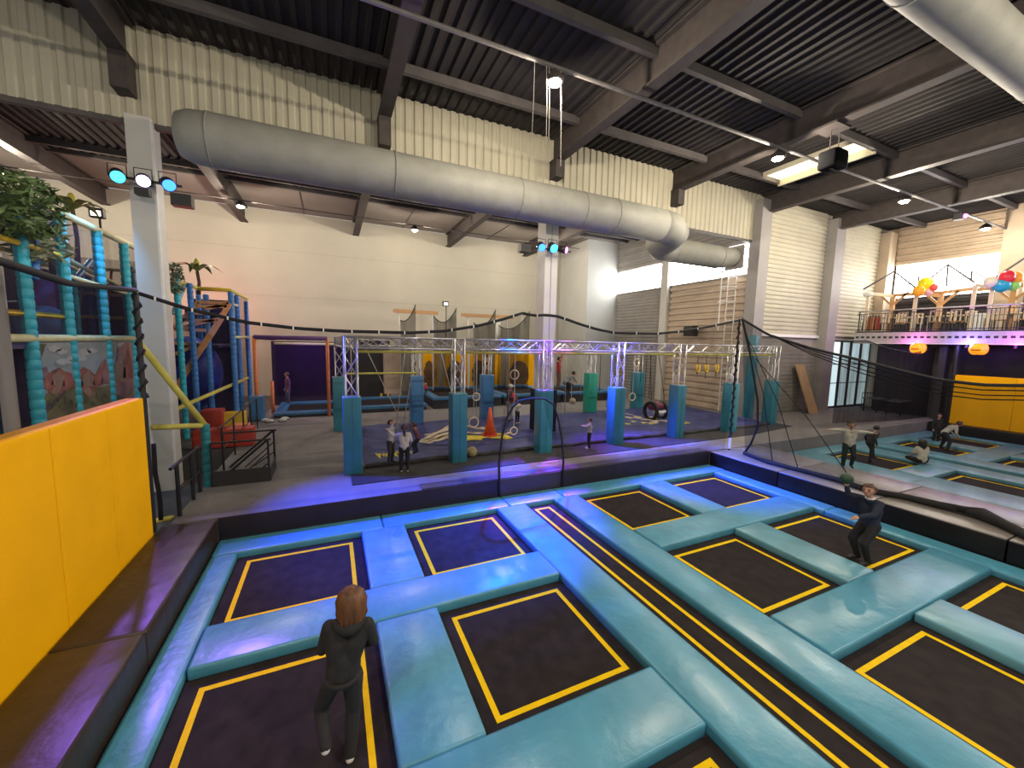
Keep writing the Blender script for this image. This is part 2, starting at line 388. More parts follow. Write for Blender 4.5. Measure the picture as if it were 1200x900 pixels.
arc = [Vector((11.0, YD, ZD)), Vector((11.5, YD+.03, ZD-.02)), Vector((11.95, YD+.25, ZD-.08)), Vector((12.15, YD+.7, ZD-.15)), Vector((12.3, YD+1.25, ZD-.22)), Vector((12.75, YD+1.6, ZD-.25)), Vector((13.4, YD+1.7, ZD-.25))]
MB().tube(arc, [RD, RD, RD, .56, .55, .52, .5], 24).build('elbow', duct_m, dt, smooth=True)
MB().tube([(13.4, YD+1.7, 7.91), (16.2, YD+1.7, 7.91), (16.9, YD+1.7, 7.95), (17.3, YD+1.7, 8.0)], [.5, .5, .46, .40], 24).build('outlet_tube', duct_m, dt, smooth=True)
MB().tube([(16.2, YD+1.7, 7.91), (16.24, YD+1.7, 7.91)], .515, 24).build('seam_band', MATS['duct_seam'], dt, smooth=True)
# fan box at the duct end
fb = thing('duct_fan_box', 'small metal frame box of pipes at the end of the grey duct', 'fan unit', (17.5, YD+1.4, 7.4))
MB().box(17.34, 17.4, YD+1.2, YD+2.1, 7.45, 8.5).build('end_plate', col_grey, fb)
for i in range(3): MB().bar((17.42, YD+1.25+i*.4, 7.5), (17.42, YD+1.25+i*.4, 8.45), .05).build('upright', steel_dk, fb)
for i in range(4): MB().bar((17.45, YD+1.2, 7.55+i*.28), (17.45, YD+2.05, 7.55+i*.28), .05).build('crossbar', plate_m, fb)
# near duct, top right
duct('large grey air duct below the roof beams beside the hanging loudspeaker', [(x, 3.45, 9.42) for x in (5.5, 8.2, 11, 14, 18, 24)], .37, seams=[((x, 3.45, 9.42), (x+.03, 3.45, 9.42)) for x in (8.1, 13.5)])
# lamp pipe and lamps
pipe_m = mat('lamp_pipe_steel', (.13, .12, .115), .6)
pp = MB().tube([(-14, 7.9, 9.66), (XE-.1, 7.9, 9.66)], .045, 8).build('lamp_pipe', pipe_m, label='long thin steel pipe carrying the hall lamps under the roof beams', cat='pipe')
rp_ = MB().tube([(-14, 21, 9.66), (14, 21, 9.62)], .025, 6).build('lamp_pipe', pipe_m, label='thin conduit carrying the rear hall lamps before the back wall', cat='pipe')
def highbay(x, y, z, power, label, group=None, top=9.62):
    t = thing('ceiling_lamp', label, 'lamp', (x, y, z-.1), group)
    MB().tube([(x, y, z-.02), (x, y, z+.06), (x, y, z+.14), (x, y, z+.2)], [.20, .19, .12, .05], 16).build('lamp_shade', steel_dk, t, smooth=True); shd = COL.objects[-1]
    MB().ball((x, y, z-.03), .15, 14, 8, sz=.45).build('lens', lamp_glow, shd, smooth=True)
    MB().tube([(x, y, z+.2), (x, y, top)], .02, 6).build('stem', steel_dk, t)
    lamp_light('lamp_light', (x, y, z-.15), power, (1.0, .87, .68), .07)
for x in (4.49, 12.09, 19.6, 27.0): highbay(x, 7.9, 9.38, LAMP_W*{4.49: .65, 27.0: .4}.get(x, 1.0), {4.49: 'warm round ceiling lamp with thin white cables hanging beside it', 12.09: 'warm round ceiling lamp beside the hanging black loudspeaker and skylight', 19.6: 'warm round ceiling lamp on the pipe between loudspeaker and disco light', 27.0: 'warm round ceiling lamp at the pipe end above the upstairs gallery'}[x], 'hall lamps on the long pipe')
for x in (-3.1, 4.49, 12.09, 19.6): highbay(x, -1.3, 9.38, LAMP_W, 'unseen round warm ceiling lamp on the pipe above the near trampolines', 'unseen hall lamps above the near trampolines')  # unseen row overhead, assumed from the hall's regular lamp rows
MB().tube([(-14, -1.3, 9.66), (XE-.1, -1.3, 9.66)], .045, 8).build('lamp_pipe', pipe_m, label='unseen long thin steel pipe above the near trampolines', cat='pipe')
for x in (-10.5, -3.4, 4.02, 11.2): highbay(x, 21, 9.42, REAR_W, {-10.5: 'rear hall lamp above the bushy plant of the playground', -3.4: 'rear hall lamp under the roof beam beside the playground column', 4.02: 'rear hall lamp high above the timber beams and floodlight', 11.2: 'rear hall lamp behind the column with three stage lights'}[x], 'rear hall lamps')
highbay(12.6, 12.25, 8.42, 60, 'single round lamp above the elbow of the grey duct', top=8.6)
# white hanging cables below one lamp
lm = thing('hanging_cables', 'bundle of thin white cables hanging below a ceiling lamp', 'cable', (4.5, 8.2, 7.0))
for (px, y0, y1) in ((626, 95, 165), (640, 95, 168), (643, 95, 165), (657, 92, 195)):
    a = PY(px, y0, 7.9); a.z = 9.64; b = PY(px+(-3 if px == 626 else 0), y1, 7.9); MB().tube([a, (a+b)/2+Vector((.01, 0, 0)), b], .008, 5).build('cable', rope_lt, lm)
# loudspeaker hanging from the beam
sp = thing('ceiling_loudspeaker', 'black loudspeaker hung on steel rods below a roof beam by the skylight', 'loudspeaker', (12.7, 6.9, 9.0))
c = PY(976, 188, 6.9)
MB().box(c.x-.30, c.x+.30, 6.65, 7.15, c.z-.26, c.z+.24).build('cabinet', mat('speaker_black', (.006, .006, .007), .9, spec=.05), sp, bevel=.08, smooth=None)
MB().tube([(c.x-.24, 6.9, c.z-.2), (c.x, 6.8, c.z-.34), (c.x+.24, 6.9, c.z-.2)], .03, 6).build('bracket', black_m, sp)
for dx_ in (-.2, .2): MB().tube([(c.x+dx_, 6.9, c.z+.2), (c.x+dx_, 6.9, BEAM_Z+.02)], .014, 6).build('rod', steel_dk, sp)
MB().box(12.4, 12.9+.2, 6.6, 7.2, BEAM_Z-.06, BEAM_Z).build('clamp_plate', steel_dk, sp)
# small moving head light on the pipe
c = PY(1124, 253, 7.9)
mh = thing('disco_light', 'small magenta disco light clamped to the lamp pipe', 'stage light', (c.x, 7.9, c.z-.2))
MB().box(c.x-.15, c.x+.15, 7.75, 8.05, c.z-.16, c.z+.12).build('housing', black_m, mh, bevel=.03)
MB().ball((c.x, 7.72, c.z-.05), .09, 10, 6).build('lens', led_mag, mh)
MB().tube([(c.x, 7.9, c.z+.1), (c.x, 7.9, 9.62)], .02, 6).build('clamp', black_m, mh)

# LED par lights on the columns
def par(p, lens, label, group=None, aim=(0, -1, -.5), r=.135):
    p = Vector(p); t = thing('par_light', label, 'stage light', p-Vector((0, 0, .2)), group)
    d = Vector(aim).normalized()
    hs_ = MB().tube([p+d*.02, p-d*.22, p-d*.28], [r, r*.95, r*.5], 14).build('housing', black_m, t, smooth=True)
    MB().tube([p+d*.022, p+d*.04], [r*.9, r*.8], 14).build('lens', lens, hs_)
    MB().tube([p-d*.1+Vector((-r-.02, 0, -.02)), p-d*.1+Vector((-r-.02, 0, .24)), p-d*.1+Vector((r+.02, 0, .24)), p-d*.1+Vector((r+.02, 0, -.02))], .012, 5).build('yoke', black_m, t)
    return p+d*.12
YL = 11.7
pl = [PY(138, 207, YL), PY(168, 212, YL), PY(198, 217, YL)]; pm = [PY(635, 290, YL), PY(649, 291, YL), PY(663, 293, YL)]
br = thing('light_bar', 'black crossbar carrying three stage lights on the white column by the playground', 'bracket', (pl[1].x, YL, pl[1].z+.2))
MB().bar(pl[0]+Vector((-.2, .15, .05)), pl[2]+Vector((.2, .15, .05)), .05).build('bar', black_m, br)
MB().bar(pl[1]+Vector((0, .15, .05)), (pl[1].x, 12.1, pl[1].z+.05), .08).build('arm', black_m, br)
MB().box(pl[2].x+.02, pl[2].x+.4, YL-.05, YL+.2, pl[2].z-.42, pl[2].z-.16).build('control_box', black_m, br)
MB().box(pl[0].x+.25, pl[0].x+.5, YL+.0, YL+.2, pl[0].z-.3, pl[0].z-.16).build('control_box', black_m, br)
br2 = thing('light_bar', 'black crossbar carrying three stage lights on the white column among the truss posts', 'bracket', (pm[1].x, YL, pm[1].z+.2))
MB().bar(pm[0]+Vector((-.5, .15, .0)), pm[2]+Vector((.3, .15, .0)), .05).build('bar', black_m, br2)
MB().bar(pm[1]+Vector((0, .15, 0)), (pm[1].x, 12.118, pm[1].z), .05).build('arm', black_m, br2)
MB().box(pm[0].x-.75, pm[0].x-.4, YL+.0, YL+.25, pm[0].z-.2, pm[0].z+.05).build('control_box', black_m, br2)
q = [par(pl[0], led_cyan, 'round cyan stage light on the white column by the playground', aim=(.4, -1, -.6)),
     par(pl[1], led_violet, 'glaring violet stage light in front of the playground column', aim=(.3, -1, -.5)),
     par(pl[2], led_blue, 'round deep blue stage light on the playground column', aim=(.5, -1, -.6)),
     par(pm[0], led_blue, 'round deep blue stage light on the column among the truss posts', aim=(-.2, -1, -.6)),
     par(pm[1], led_cyan, 'round light blue stage light on the column among the truss posts', aim=(0, -1, -.6), r=.15),
     par(pm[2], led_mag, 'slim magenta stage light on the column among the truss posts', aim=(.8, -1, -.3), r=.12)]
lamp_light('led_light_blue', q[2], 17000*LED_W, (.03, .06, 1.0), .1, 'SPOT', (1.2, 7.5, 0), .60, 1.0)
lamp_light('led_light_violet', q[1], 3200*LED_W, (.34, .16, 1.0), .1, 'SPOT', (-1.5, 5.6, .2), .62, .8)
lamp_light('led_light_cyan', q[0], 500*LED_W, (.1, .45, 1.0), .1, 'SPOT', (-4.8, 11.5, 4.5), 1.2, .8)
lamp_light('led_light_blue_b', q[3], 26000*LED_W, (.0, .07, 1.0), .1, 'SPOT', (3.6, 7.5, 0), .52, .9)
lamp_light('led_light_blue_c', q[4], 19000*LED_W, (.0, .10, 1.0), .1, 'SPOT', (9.8, 8.0, 0), .72, .9)
lamp_light('led_light_violet_b', q[5], 15000*LED_W, (.36, .03, 1.0), .08, 'SPOT', (4.5, 8.3, .3), .42, .8)
lamp_light('led_light_up', pl[0]+Vector((-.25, -.25, .1)), 3200*LED_W, (.30, .12, 1.0), .08, 'SPOT', (2.6, 4.6, 10.2), .62, .9)
lamp_light('led_light_violet_c', q[5], 5000*LED_W, (.36, .04, 1.0), .08, 'SPOT', (9.0, 9.3, .5), .8, .9)

# ================================================================== TRAMPOLINE COURTS
def pad(x0, x1, y0, y1, z1, m, name, label, group, z0=-.03, bev=.035):
    mb = MB().box(x0+.006, x1-.006, y0+.006, y1-.006, z0, z1)
    return mb.build(name, m, label=label, cat='pad', group=group, bevel=bev, smooth=None, seg=2)
def trampoline(x0, x1, y0, y1, label, group=None, mg=.16, tw=.062):
    t = thing('trampoline', label, 'trampoline', ((x0+x1)/2, (y0+y1)/2, -.03), group)
    jb = MB().box(x0-mg, x1+mg, y0-mg, y1+mg, -.03, .0).build('jump_bed', bed_black, t)
    o = .0; mb = MB()
    mb.box(x0, x0+tw, y0, y1, 0, .004).box(x1-tw, x1, y0, y1, 0, .004).box(x0+tw, x1-tw, y0, y0+tw, 0, .004).box(x0+tw, x1-tw, y1-tw, y1, 0, .004)
    mb.build('tape_outline', tape_yel, jb)
    return t
RY = [(5.99, 7.63), (3.27, 4.92), (.53, 2.18)]
CA = [(-1.39, .28), (1.42, 3.11), (5.57, 7.24), (8.38, 10.06)]
RN = ['row by the step', 'second row from the step', 'third row from the step']
CN = ['beside the black bench', 'along the lane, bench side', 'along the lane, deck side', 'beside the black deck']
for i, (x0, x1) in enumerate(CA):
    for j, (y0, y1) in enumerate(RY):
        trampoline(x0, x1, y0, y1, 'black square trampoline %s, %s' % (CN[i], RN[j]), 'square trampolines of the near court')
# lane: two long tape lines
t = thing('trampoline_lane', 'long narrow black tumbling lane with yellow edge lines between blue pads', 'trampoline', (4.35, 3.6, -.03))
jb = MB().box(3.98, 4.72, -.6, 7.79, -.03, 0).build('jump_bed', bed_black, t)
MB().box(4.15, 4.21, -.6, 7.65, 0, .004).box(4.49, 4.55, -.6, 7.65, 0, .004).box(4.21, 4.49, 7.59, 7.65, 0, .004).build('tape_outline', tape_yel, jb)
G1 = 'blue pads of the near court'
ZP = .11
for x0, x1, l in ((-1.94, .86, 'blue pad strip at the foot of the dark carpeted step next to the black bench'), (.86, 3.60, 'blue pad strip at the foot of the dark step beside the lane end'),
                  (3.60, 5.05, 'blue pad closing the end of the straight lane below the net opening'), (5.05, 7.8, 'blue pad strip below the dark step, between lane end and black deck'), (7.8, 10.75, 'blue pad strip in the corner of dark step and black deck')):
    pad(x0, x1, 7.79, 8.38, ZP+.01, pad_blue, 'safety_pad', l, G1)
for y0, y1, l in ((-.6, 3.2, 'wrinkled blue edge pad along the bench foot, beside the woman in the hoodie'), (3.2, 7.79, 'wrinkled blue edge pad along the bench foot, near the carpeted step')):
    pad(-1.94, -1.55, y0, y1, ZP, pad_blue_b, 'safety_pad', l, G1)
for y0, y1, l in ((-.6, 1.9, 'blue edge pad along the foot of the black deck, far from the step'), (1.9, 4.9, 'blue edge pad along the foot of the black deck beside the jumping boy'), (4.9, 7.79, 'blue edge pad along the foot of the black deck, by the step corner')):
    pad(10.22, 10.75, y0, y1, ZP, pad_blue_b, 'safety_pad', l, G1)
for k, (y0, y1) in enumerate(((5.08, 5.83), (2.34, 3.11), (-.6, .37))):
    nm = ('first and second', 'second and third', 'third and nearest')[k]
    pad(-1.55, 3.27, y0, y1, ZP+.025, pad_blue, 'safety_pad', 'long blue cross pad between %s trampoline row, bench side' % nm, G1)
    pad(5.41, 10.22, y0, y1, ZP+.025, pad_blue if k else pad_blue_b, 'safety_pad', 'long blue cross pad between %s trampoline row, deck side' % nm, G1)
for k, (y0, y1) in enumerate(((5.83, 7.79), (3.11, 5.08), (.37, 2.34))):
    nm = ('row by the step', 'second row', 'third row')[k]
    pad(.44, 1.26, y0, y1, ZP+.015, pad_blue_b, 'safety_pad', 'short blue pad between two trampolines of the %s, bench side' % nm, G1)
    pad(7.40, 8.22, y0, y1, ZP+.015, pad_sky if k else pad_blue_b, 'safety_pad', 'short blue pad between two trampolines of the %s, deck side' % nm, G1)
pad(3.27, 3.98, -.6, 7.79, ZP+.01, pad_blue, 'safety_pad', 'long blue pad along the lane, yellow wall side', G1)
pad(4.72, 5.41, -.6, 7.79, ZP+.01, pad_blue, 'safety_pad', 'long blue pad along the lane, black deck side', G1)
# black bench by the yellow wall: three padded blocks
for k, (y0, y1) in enumerate(((-.6, 2.6), (2.6, 5.35), (5.35, 8.38))):
    l = ('dark vinyl bench block at the foot of the yellow wall, out by the camera', 'dark creased vinyl bench block in the middle of the yellow wall foot', 'dark vinyl bench block at the end of the yellow wall, by the steel railing')[k]
    pad(-2.74, -1.94, y0, y1, FZ, vinyl_brown, 'bench_block', l, 'bench blocks along the yellow wall', bev=.03)
# yellow padded wall, left
yw = thing('padded_wall', 'tall bright yellow padded wall of vinyl panels behind the dark bench', 'padded wall', (-2.85, 5, FZ))
for (y0, y1) in ((2.2, 3.4), (3.4, 4.6), (4.6, 5.78), (5.78, 6.96), (6.96, 8.10)):
    MB().box(-2.98, -2.745, y0+.002, y1-.002, -.03, 2.80).build('panel', vinyl_yel, yw, bevel=.02)
# dark step face and mats on the raised floor
pad(-1.94, 10.75, 8.385, 8.415, FZ, mat('step_vinyl', (.032, .026, .038), .5, var=.15, scale=3, bump=.2, bscale=5), 'step_face', 'dark vinyl face of the carpeted step behind the near court', None, bev=.004)
MB().box(1.75, 10.7, 8.42, 8.74, FZ, FZ+.02).build('floor_mat', mat('dark_mat_vinyl', (.05, .04, .055), .5, var=.15, scale=3, bump=.1, bscale=5), label='dark rubber mat lying along the edge of the carpeted step', cat='mat')
MB().add([(.36, 9.24, FZ), (14.2, 9.42, FZ), (17.6, 9.9, FZ), (17.6, 10.6, FZ), (.36, 10.6, FZ)] + [(.36, 9.24, FZ+.02), (14.2, 9.42, FZ+.02), (17.6, 9.9, FZ+.02), (17.6, 10.6, FZ+.02), (.36, 10.6, FZ+.02)],
         [(4,3,2,1,0), (5,6,7,8,9)] + [(i, (i+1)%5, 5+(i+1)%5, 5+i) for i in range(5)]).build('floor_mat', carpet_dk, label='long dark carpet strip in front of the truss posts', cat='mat')
# black deck between the courts
for k, (y0, y1) in enumerate(((-.6, 2.35), (2.35, 4.25), (4.25, 6.3), (6.3, 8.38))):
    l = ('black vinyl deck block between the courts, far from the step', 'black vinyl deck block between the courts beside the bunched net', 'black vinyl deck block between the courts beside the jumping boy', 'black vinyl deck block between the courts by the net pole')[k]
    for (xa, xb, lb) in ((10.76, 11.9, l), (11.9, 13.04, l.replace('deck block', 'deck block on the far court side').replace(' between the courts', ''))):
        t = thing('deck_block', lb, 'pad', ((xa+xb)/2, (y0+y1)/2, -.03), 'deck blocks between the courts')
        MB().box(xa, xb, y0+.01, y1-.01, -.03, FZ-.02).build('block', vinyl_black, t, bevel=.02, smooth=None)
        MB().box(xa+.004, xb-.004, y0+.012, y1-.012, FZ-.03, FZ).build('top_glare_cover', deck_top_glare, t, bevel=.014, smooth=None)  # thin cover added to carry the glare-lightened colour
# far court
CB = [(15.96, 17.62), (20.35, 21.95), (23.15, 24.85)]
CN2 = ['nearest the black deck on the far court', 'behind the lane of the far court', 'below the far yellow wall']
for i, (x0, x1) in enumerate(CB):
    for j, (y0, y1) in enumerate(RY):
        trampoline(x0, x1, y0, y1, 'black square trampoline %s, %s' % (CN2[i], RN[j]), 'square trampolines of the far court')
t = thing('trampoline_lane', 'narrow dark lane slit between pale blue pads of the far court', 'trampoline', (18.95, 3.6, -.03))
MB().box(18.75, 19.2, -.6, 7.79, -.03, 0).build('jump_bed', bed_black, t)
G2 = 'pale blue pads of the far court'
pad(C2X0, 14.4, -.6, 8.38, ZP-.02, pad_sky, 'safety_pad', 'pale blue edge pad behind the black deck', G2)
pad(14.4, 15.8, -.6, 5.0, ZP+.08, pad_sky, 'safety_pad', 'raised pale blue pad along the deck side of the far court', G2)
pad(14.4, 15.8, 5.0, 8.38, ZP, pad_sky, 'safety_pad', 'pale blue corner pad of the far court by the step', G2)
pad(15.8, 20.19, 7.79, 8.38, ZP, pad_sky, 'safety_pad', 'pale blue strip pad under the far court step, deck half', G2)
pad(20.19, 25.33, 7.79, 8.38, ZP, pad_sky, 'safety_pad', 'pale blue strip pad under the far court step, yellow wall half', G2)
pad(17.78, 18.75, -.6, 7.79, ZP, pad_sky, 'safety_pad', 'long pale blue lane pad of the far court, deck side', G2)
pad(19.2, 20.19, -.6, 7.79, ZP+.02, pad_sky, 'safety_pad', 'long pale blue lane pad of the far court, yellow wall side', G2)
pad(25.01, 25.33, -.6, 7.79, ZP, pad_sky, 'safety_pad', 'pale blue edge pad along the foot of the far yellow wall', G2)
for k, (y0, y1) in enumerate(((5.08, 5.83), (2.34, 3.11))):
    nm = ('first and second', 'second and third')[k]
    pad(15.8, 17.78, y0, y1, ZP+.01, pad_sky, 'safety_pad', 'pale blue cross pad between %s row of the far court, deck half' % nm, G2)
    pad(20.19, 25.01, y0, y1, ZP+.01, pad_sky, 'safety_pad', 'pale blue cross pad between %s row of the far court, yellow wall half' % nm, G2)
for k, (y0, y1) in enumerate(((5.83, 7.79), (3.11, 5.08), (.37, 2.34))):
    pad(22.11, 22.99, y0, y1, ZP+.01, pad_sky, 'safety_pad', 'short pale blue pad between far court trampolines, %s' % ('row by the step', 'second row', 'third row')[k], G2)
for k, (y0, y1) in enumerate(((-.6, 3.4), (3.4, 8.38))):
    pad(C2X1, 26.0, y0, y1, FZ, vinyl_black, 'bench_block', ('dark bench block at the foot of the far yellow wall, third row', 'dark bench block at the foot of the far yellow wall, by the step')[k], 'bench blocks along the far yellow wall')
yr = thing('padded_wall', 'yellow padded wall beyond the far court under the upstairs gallery', 'padded wall', (26.1, 5, FZ))
for (y0, y1) in ((1.0, 2.7), (2.7, 4.4), (4.4, 6.1), (6.1, 7.9)):
    MB().box(26.0, 26.3, y0+.002, y1-.002, -.03, 2.75).build('panel', vinyl_yel, yr, bevel=.02)

# ================================================================== BARRIER NETS
def net(label, top, bottom, m, rope_r=.03, name='barrier_net', bottom_rope=False, rope=True, rows=6, clips=0, loc=None):
    top = [Vector(p) for p in top]; bottom = [Vector(p) for p in bottom]
    n = 40
    def samp(pl, t):
        L = [0]
        for a, b in zip(pl, pl[1:]): L.append(L[-1]+(b-a).length)
        d = t*L[-1]
        for i in range(len(pl)-1):
            if d <= L[i+1]+1e-9: return pl[i].lerp(pl[i+1], (d-L[i])/max(1e-9, L[i+1]-L[i]))
        return pl[-1]
    A = [samp(top, i/n) for i in range(n+1)]; B = [samp(bottom, i/n) for i in range(n+1)]
    base = min(B, key=lambda p: p.z)
    t = thing(name, label, 'net', loc or base)
    MB().sheet([[A[i].lerp(B[i], k/rows) for i in range(n+1)] for k in range(rows+1)]).build('mesh_cloth', m, t, smooth=True)
    if rope: MB().tube(A, rope_r, 6).build('top_rope', rope_blk, t, smooth=True)
    if bottom_rope: MB().tube(B, .02, 6).build('bottom_rope', rope_blk, t, smooth=True)
    for k in range(clips):
        p = samp(top, (k+.5)/clips); MB().box(p.x-.011, p.x+.011, p.y-.045, p.y, p.z-.03, p.z+.03).build('clip', plate_m, t)
    return t
XN = -2.76
net('black net above the yellow wall in front of the playground mural', [PX(-60, 290, XN), PX(0, 306, XN), PX(80, 332, XN), PX(157, 340, XN)],
    [(XN, PX(-60, 290, XN).y, 2.82), (XN, 8.05, 2.82)], net_left, .04)
c = PX(5, 420, -3.1); MB().tube([(c.x, c.y, -.03), (c.x, c.y, 4.6)], .06, 10).build('support_pole', col_grey, label='plain grey steel pole behind the yellow wall net', cat='pole', smooth=True)
np_ = thing('net_pole', 'black rope wrapped pole at the end of the yellow wall', 'pole', (XN, 8.17, FZ))
MB().tube([(XN, 8.17, FZ), (XN, 8.17, 4.5)], .035, 8).build('pole', black_m, np_)
MB().tube([(XN+.05*math.cos(a*1.3), 8.17+.05*math.sin(a*1.3), 2.8+a*.05) for a in range(34)], .022, 5).build('rope_wrap', rope_blk, np_)
YN = 8.36
top1 = [PY(*p, YN) for p in ((160, 343), (220, 362), (290, 378), (350, 385), (400, 388), (480, 390), (520, 388), (560, 382), (590, 374), (612, 367))]
bot1 = [(XN+.05, YN, FZ+.01), (-1.96, YN, FZ+.01), (-1.92, YN, .14), (3.55, YN, .14)]
net('black net hung behind the near court between the yellow wall and the net opening', top1, bot1, net_thin, .035, clips=14)
top2 = [PY(*p, YN) for p in ((612, 367), (626, 370), (640, 369), (655, 371), (680, 380), (700, 386), (720, 390), (770, 391), (800, 388), (830, 383), (868, 375))]
net('black net hung behind the near court between the net opening and the tall net pole', top2, [(5.38, YN, .14), (10.72, YN, .14), (10.78, YN, FZ+.01), (11.4, YN, FZ+.01)], net_thin, .035, clips=10)
# arched net opening
ar = thing('net_opening', 'arched black edged walk-through opening in the net behind the lane', 'net', (4.45, YN, .13))
ap = [(3.58, YN, .14), (3.55, YN, .9), (3.62, YN, 1.6), (3.72, YN, 2.0), (3.88, YN, 2.28), (4.05, YN, 2.42), (4.4, YN, 2.47), (4.75, YN, 2.44), (5.0, YN, 2.28), (5.15, YN, 1.9), (5.27, YN, 1.4), (5.34, YN, .8), (5.33, YN, .14)]
MB().tube(ap, .026, 6).build('edge_rope', rope_blk, ar, smooth=True)
tops = [PY(570, 380, YN), PY(612, 367, YN), PY(660, 373, YN)]
MB().sheet([[Vector(p) for p in ap], [Vector((p[0]+(p[0]-4.45)*.06, YN, max(p[2], 2.6) if 3.7 < p[0] < 5.2 else p[2])) for p in ap]]).build('mesh_cloth', net_thin, ar)
# net between the courts
XR = 11.5
tp = PX(870, 374, XR)
np2 = thing('net_pole', 'tall black roped pole standing on the corner of the black deck', 'pole', (XR, 8.25, FZ))
MB().tube([(XR-.0, 8.27, FZ), (XR, 8.27, tp.z)], .03, 8).build('pole', black_m, np2)
MB().tube([(XR+.045*math.cos(a*1.2), 8.27+.045*math.sin(a*1.2), FZ+.3+a*.055) for a in range(68)], .018, 5).build('rope_wrap', rope_blk, np2)
MB().tube([(XR, 8.27, FZ+.05), (XR, 8.27, FZ+.4)], .04, 8).build('base_sleeve', plate_m, np2)
r1 = [PX(*p, XR) for p in ((870, 374), (900, 392), (950, 408), (1000, 420), (1050, 433), (1100, 445), (1150, 451), (1200, 452), (1300, 447))]
edge = [PX(*p, XR) for p in ((870, 374), (880, 420), (888, 470), (888, 500), (880, 520), (873, 530))]
bot3 = [PX(873, 530, XR)]+[Vector((XR, y, FZ+.02)) for y in (7.2, 6.2, 5.2, 4.2, 3.2, 2.0, 1.6)]
bot3[0].z = FZ+.03
nt3 = net('black net sagging between the near and far courts over the black deck', r1, bot3, net_blk, .035, bottom_rope=True)
MB().tube(edge, .03, 6).build('side_rope', rope_blk, nt3, smooth=True)
for k, off in enumerate(((0, 6), (0, 12), (0, 17))):
    MB().tube([PX(px, py+off[1]*min(1, (px-900)/120), XR+.02) for px, py in ((905, 393), (950, 408), (1000, 420), (1050, 433), (1100, 445), (1150, 451), (1200, 452), (1260, 450))], .012, 5).build('fold_line', rope_blk, nt3, smooth=True)
for (pa, pb) in (((873, 385), (905, 540)), ((878, 400), (935, 548)), ((885, 420), (1000, 565))):
    MB().tube([PX(*pa, XR), (PX(*pa, XR)+PX(*pb, XR))/2-Vector((0, .15, 0)), PX(*pb, XR)], .012, 5).build('fold_line', rope_blk, nt3, smooth=True)
# bunched net lying along the deck
bl = []; br_ = []
for i, (px, py, r) in enumerate(((872, 530, .05), (900, 541, .05), (940, 551, .06), (985, 563, .07), (1020, 575, .07), (1060, 582, .07), (1100, 592, .08), (1130, 599, .09), (1150, 605, .13), (1180, 617, .09), (1215, 634, .09), (1260, 653, .09))):
    p = PZ(px, py, FZ+.06); p.z = FZ+r*.8; bl.append(p); br_.append(r)
MB().tube(bl, br_, 10).build('bunched_net', mat('bunched_net_black', (.012, .011, .012), .8, var=.4, scale=8, bump=.6, bscale=14), label='bunched black net lying along the top of the black deck', cat='net', smooth=True)
# net behind the far court
net('grey looking net sagging behind the far court up to the yellow wall', [PY(985, 400, 9.0), PY(1015, 399, 9.0), PY(1040, 408, 9.0), PY(1070, 414, 9.0), PY(1100, 407, 9.0), PY(1118, 397, 9.0)],
    [PY(975, 496, 9.0), PY(1110, 490, 9.0)], net_heavy, .02)
npx = thing('net_pole', 'black pole rising at the end of the far yellow wall', 'pole', (26.2, 8.05, FZ))
pz = PX(1118, 396, 26.2)
MB().tube([(26.2, 8.0, FZ), (26.2, 8.0, pz.z)], .09, 8).build('pole', black_m, npx)
net('black net along the top of the far yellow wall below the gallery', [(26.25, 8.0, pz.z), (26.25, 1.0, pz.z)], [(26.25, 8.0, 2.78), (26.25, 1.0, 2.78)], net_blk, .05)
# ================================================================== TRUSS OBSTACLE COURSE
def truss(parent, p0, p1, s, r=.026, step=.42, m=None):
    """four chords and zigzag lacing between two points"""
    m = m or alu; p0 = Vector(p0); p1 = Vector(p1); d = (p1-p0); L = d.length; d.normalize()
    a = Vector((0,0,1)).cross(d); a = Vector((1,0,0)) if a.length < 1e-3 else a.normalized(); b = d.cross(a)
    co = [(-1,-1),(1,-1),(1,1),(-1,1)]; P = lambda i, t: p0 + a*co[i][0]*s/2 + b*co[i][1]*s/2 + d*t
    for i in range(4): MB().tube([P(i, 0), P(i, L)], r, 6).build('chord', m, parent, smooth=True)
    n = max(2, int(L/step)); mb = MB()
    for i in range(4):
        j = (i+1) % 4
        for k in range(n):
            t0, t1 = L*k/n, L*(k+1)/n
            mb.tube([P(i if k % 2 else j, t0), P(j if k % 2 else i, t1)], r*.55, 4, cap=False)
    for t in (0.0, L):
        for i in range(4): mb.tube([P(i, t), P((i+1) % 4, t)], r*.6, 4, cap=False)
    mb.build('lacing', m, parent)
TZ = FZ+3.34
FX = [.42, 3.08, 5.74, 8.45, 11.17, 13.97, 17.05]
YT, YT2 = 10.17, 15.25
FL = ['first truss post, by the grey carpet corner', 'second truss post, beside the girl in leggings', 'truss post in front of the white column', 'truss post beside the small boy pulling a rope',
      'truss post beside the giant wheel swing', 'truss post behind the tall net pole', 'last truss post, by the grey block wall']
for i, x in enumerate(FX):
    y = YT if i < 6 else 10.55
    t = thing('truss_post', 'aluminium %s, wrapped in teal vinyl' % FL[i], 'truss post', (x, y, FZ), 'front truss posts of the obstacle course')
    truss(t, (x, y, FZ), (x, y, TZ), .27)
    w = .21
    o = MB().box(x-w, x+w, y-w, y+w, FZ, FZ+1.9).build('post_wrap', wrap_teal, t, bevel=.03, smooth=None)
    MB().box(x-.006, x+.006, y-w-.006, y-w, FZ+.03, FZ+1.87).build('seam', mat('wrap_seam', (.02, .15, .2), .5), o)
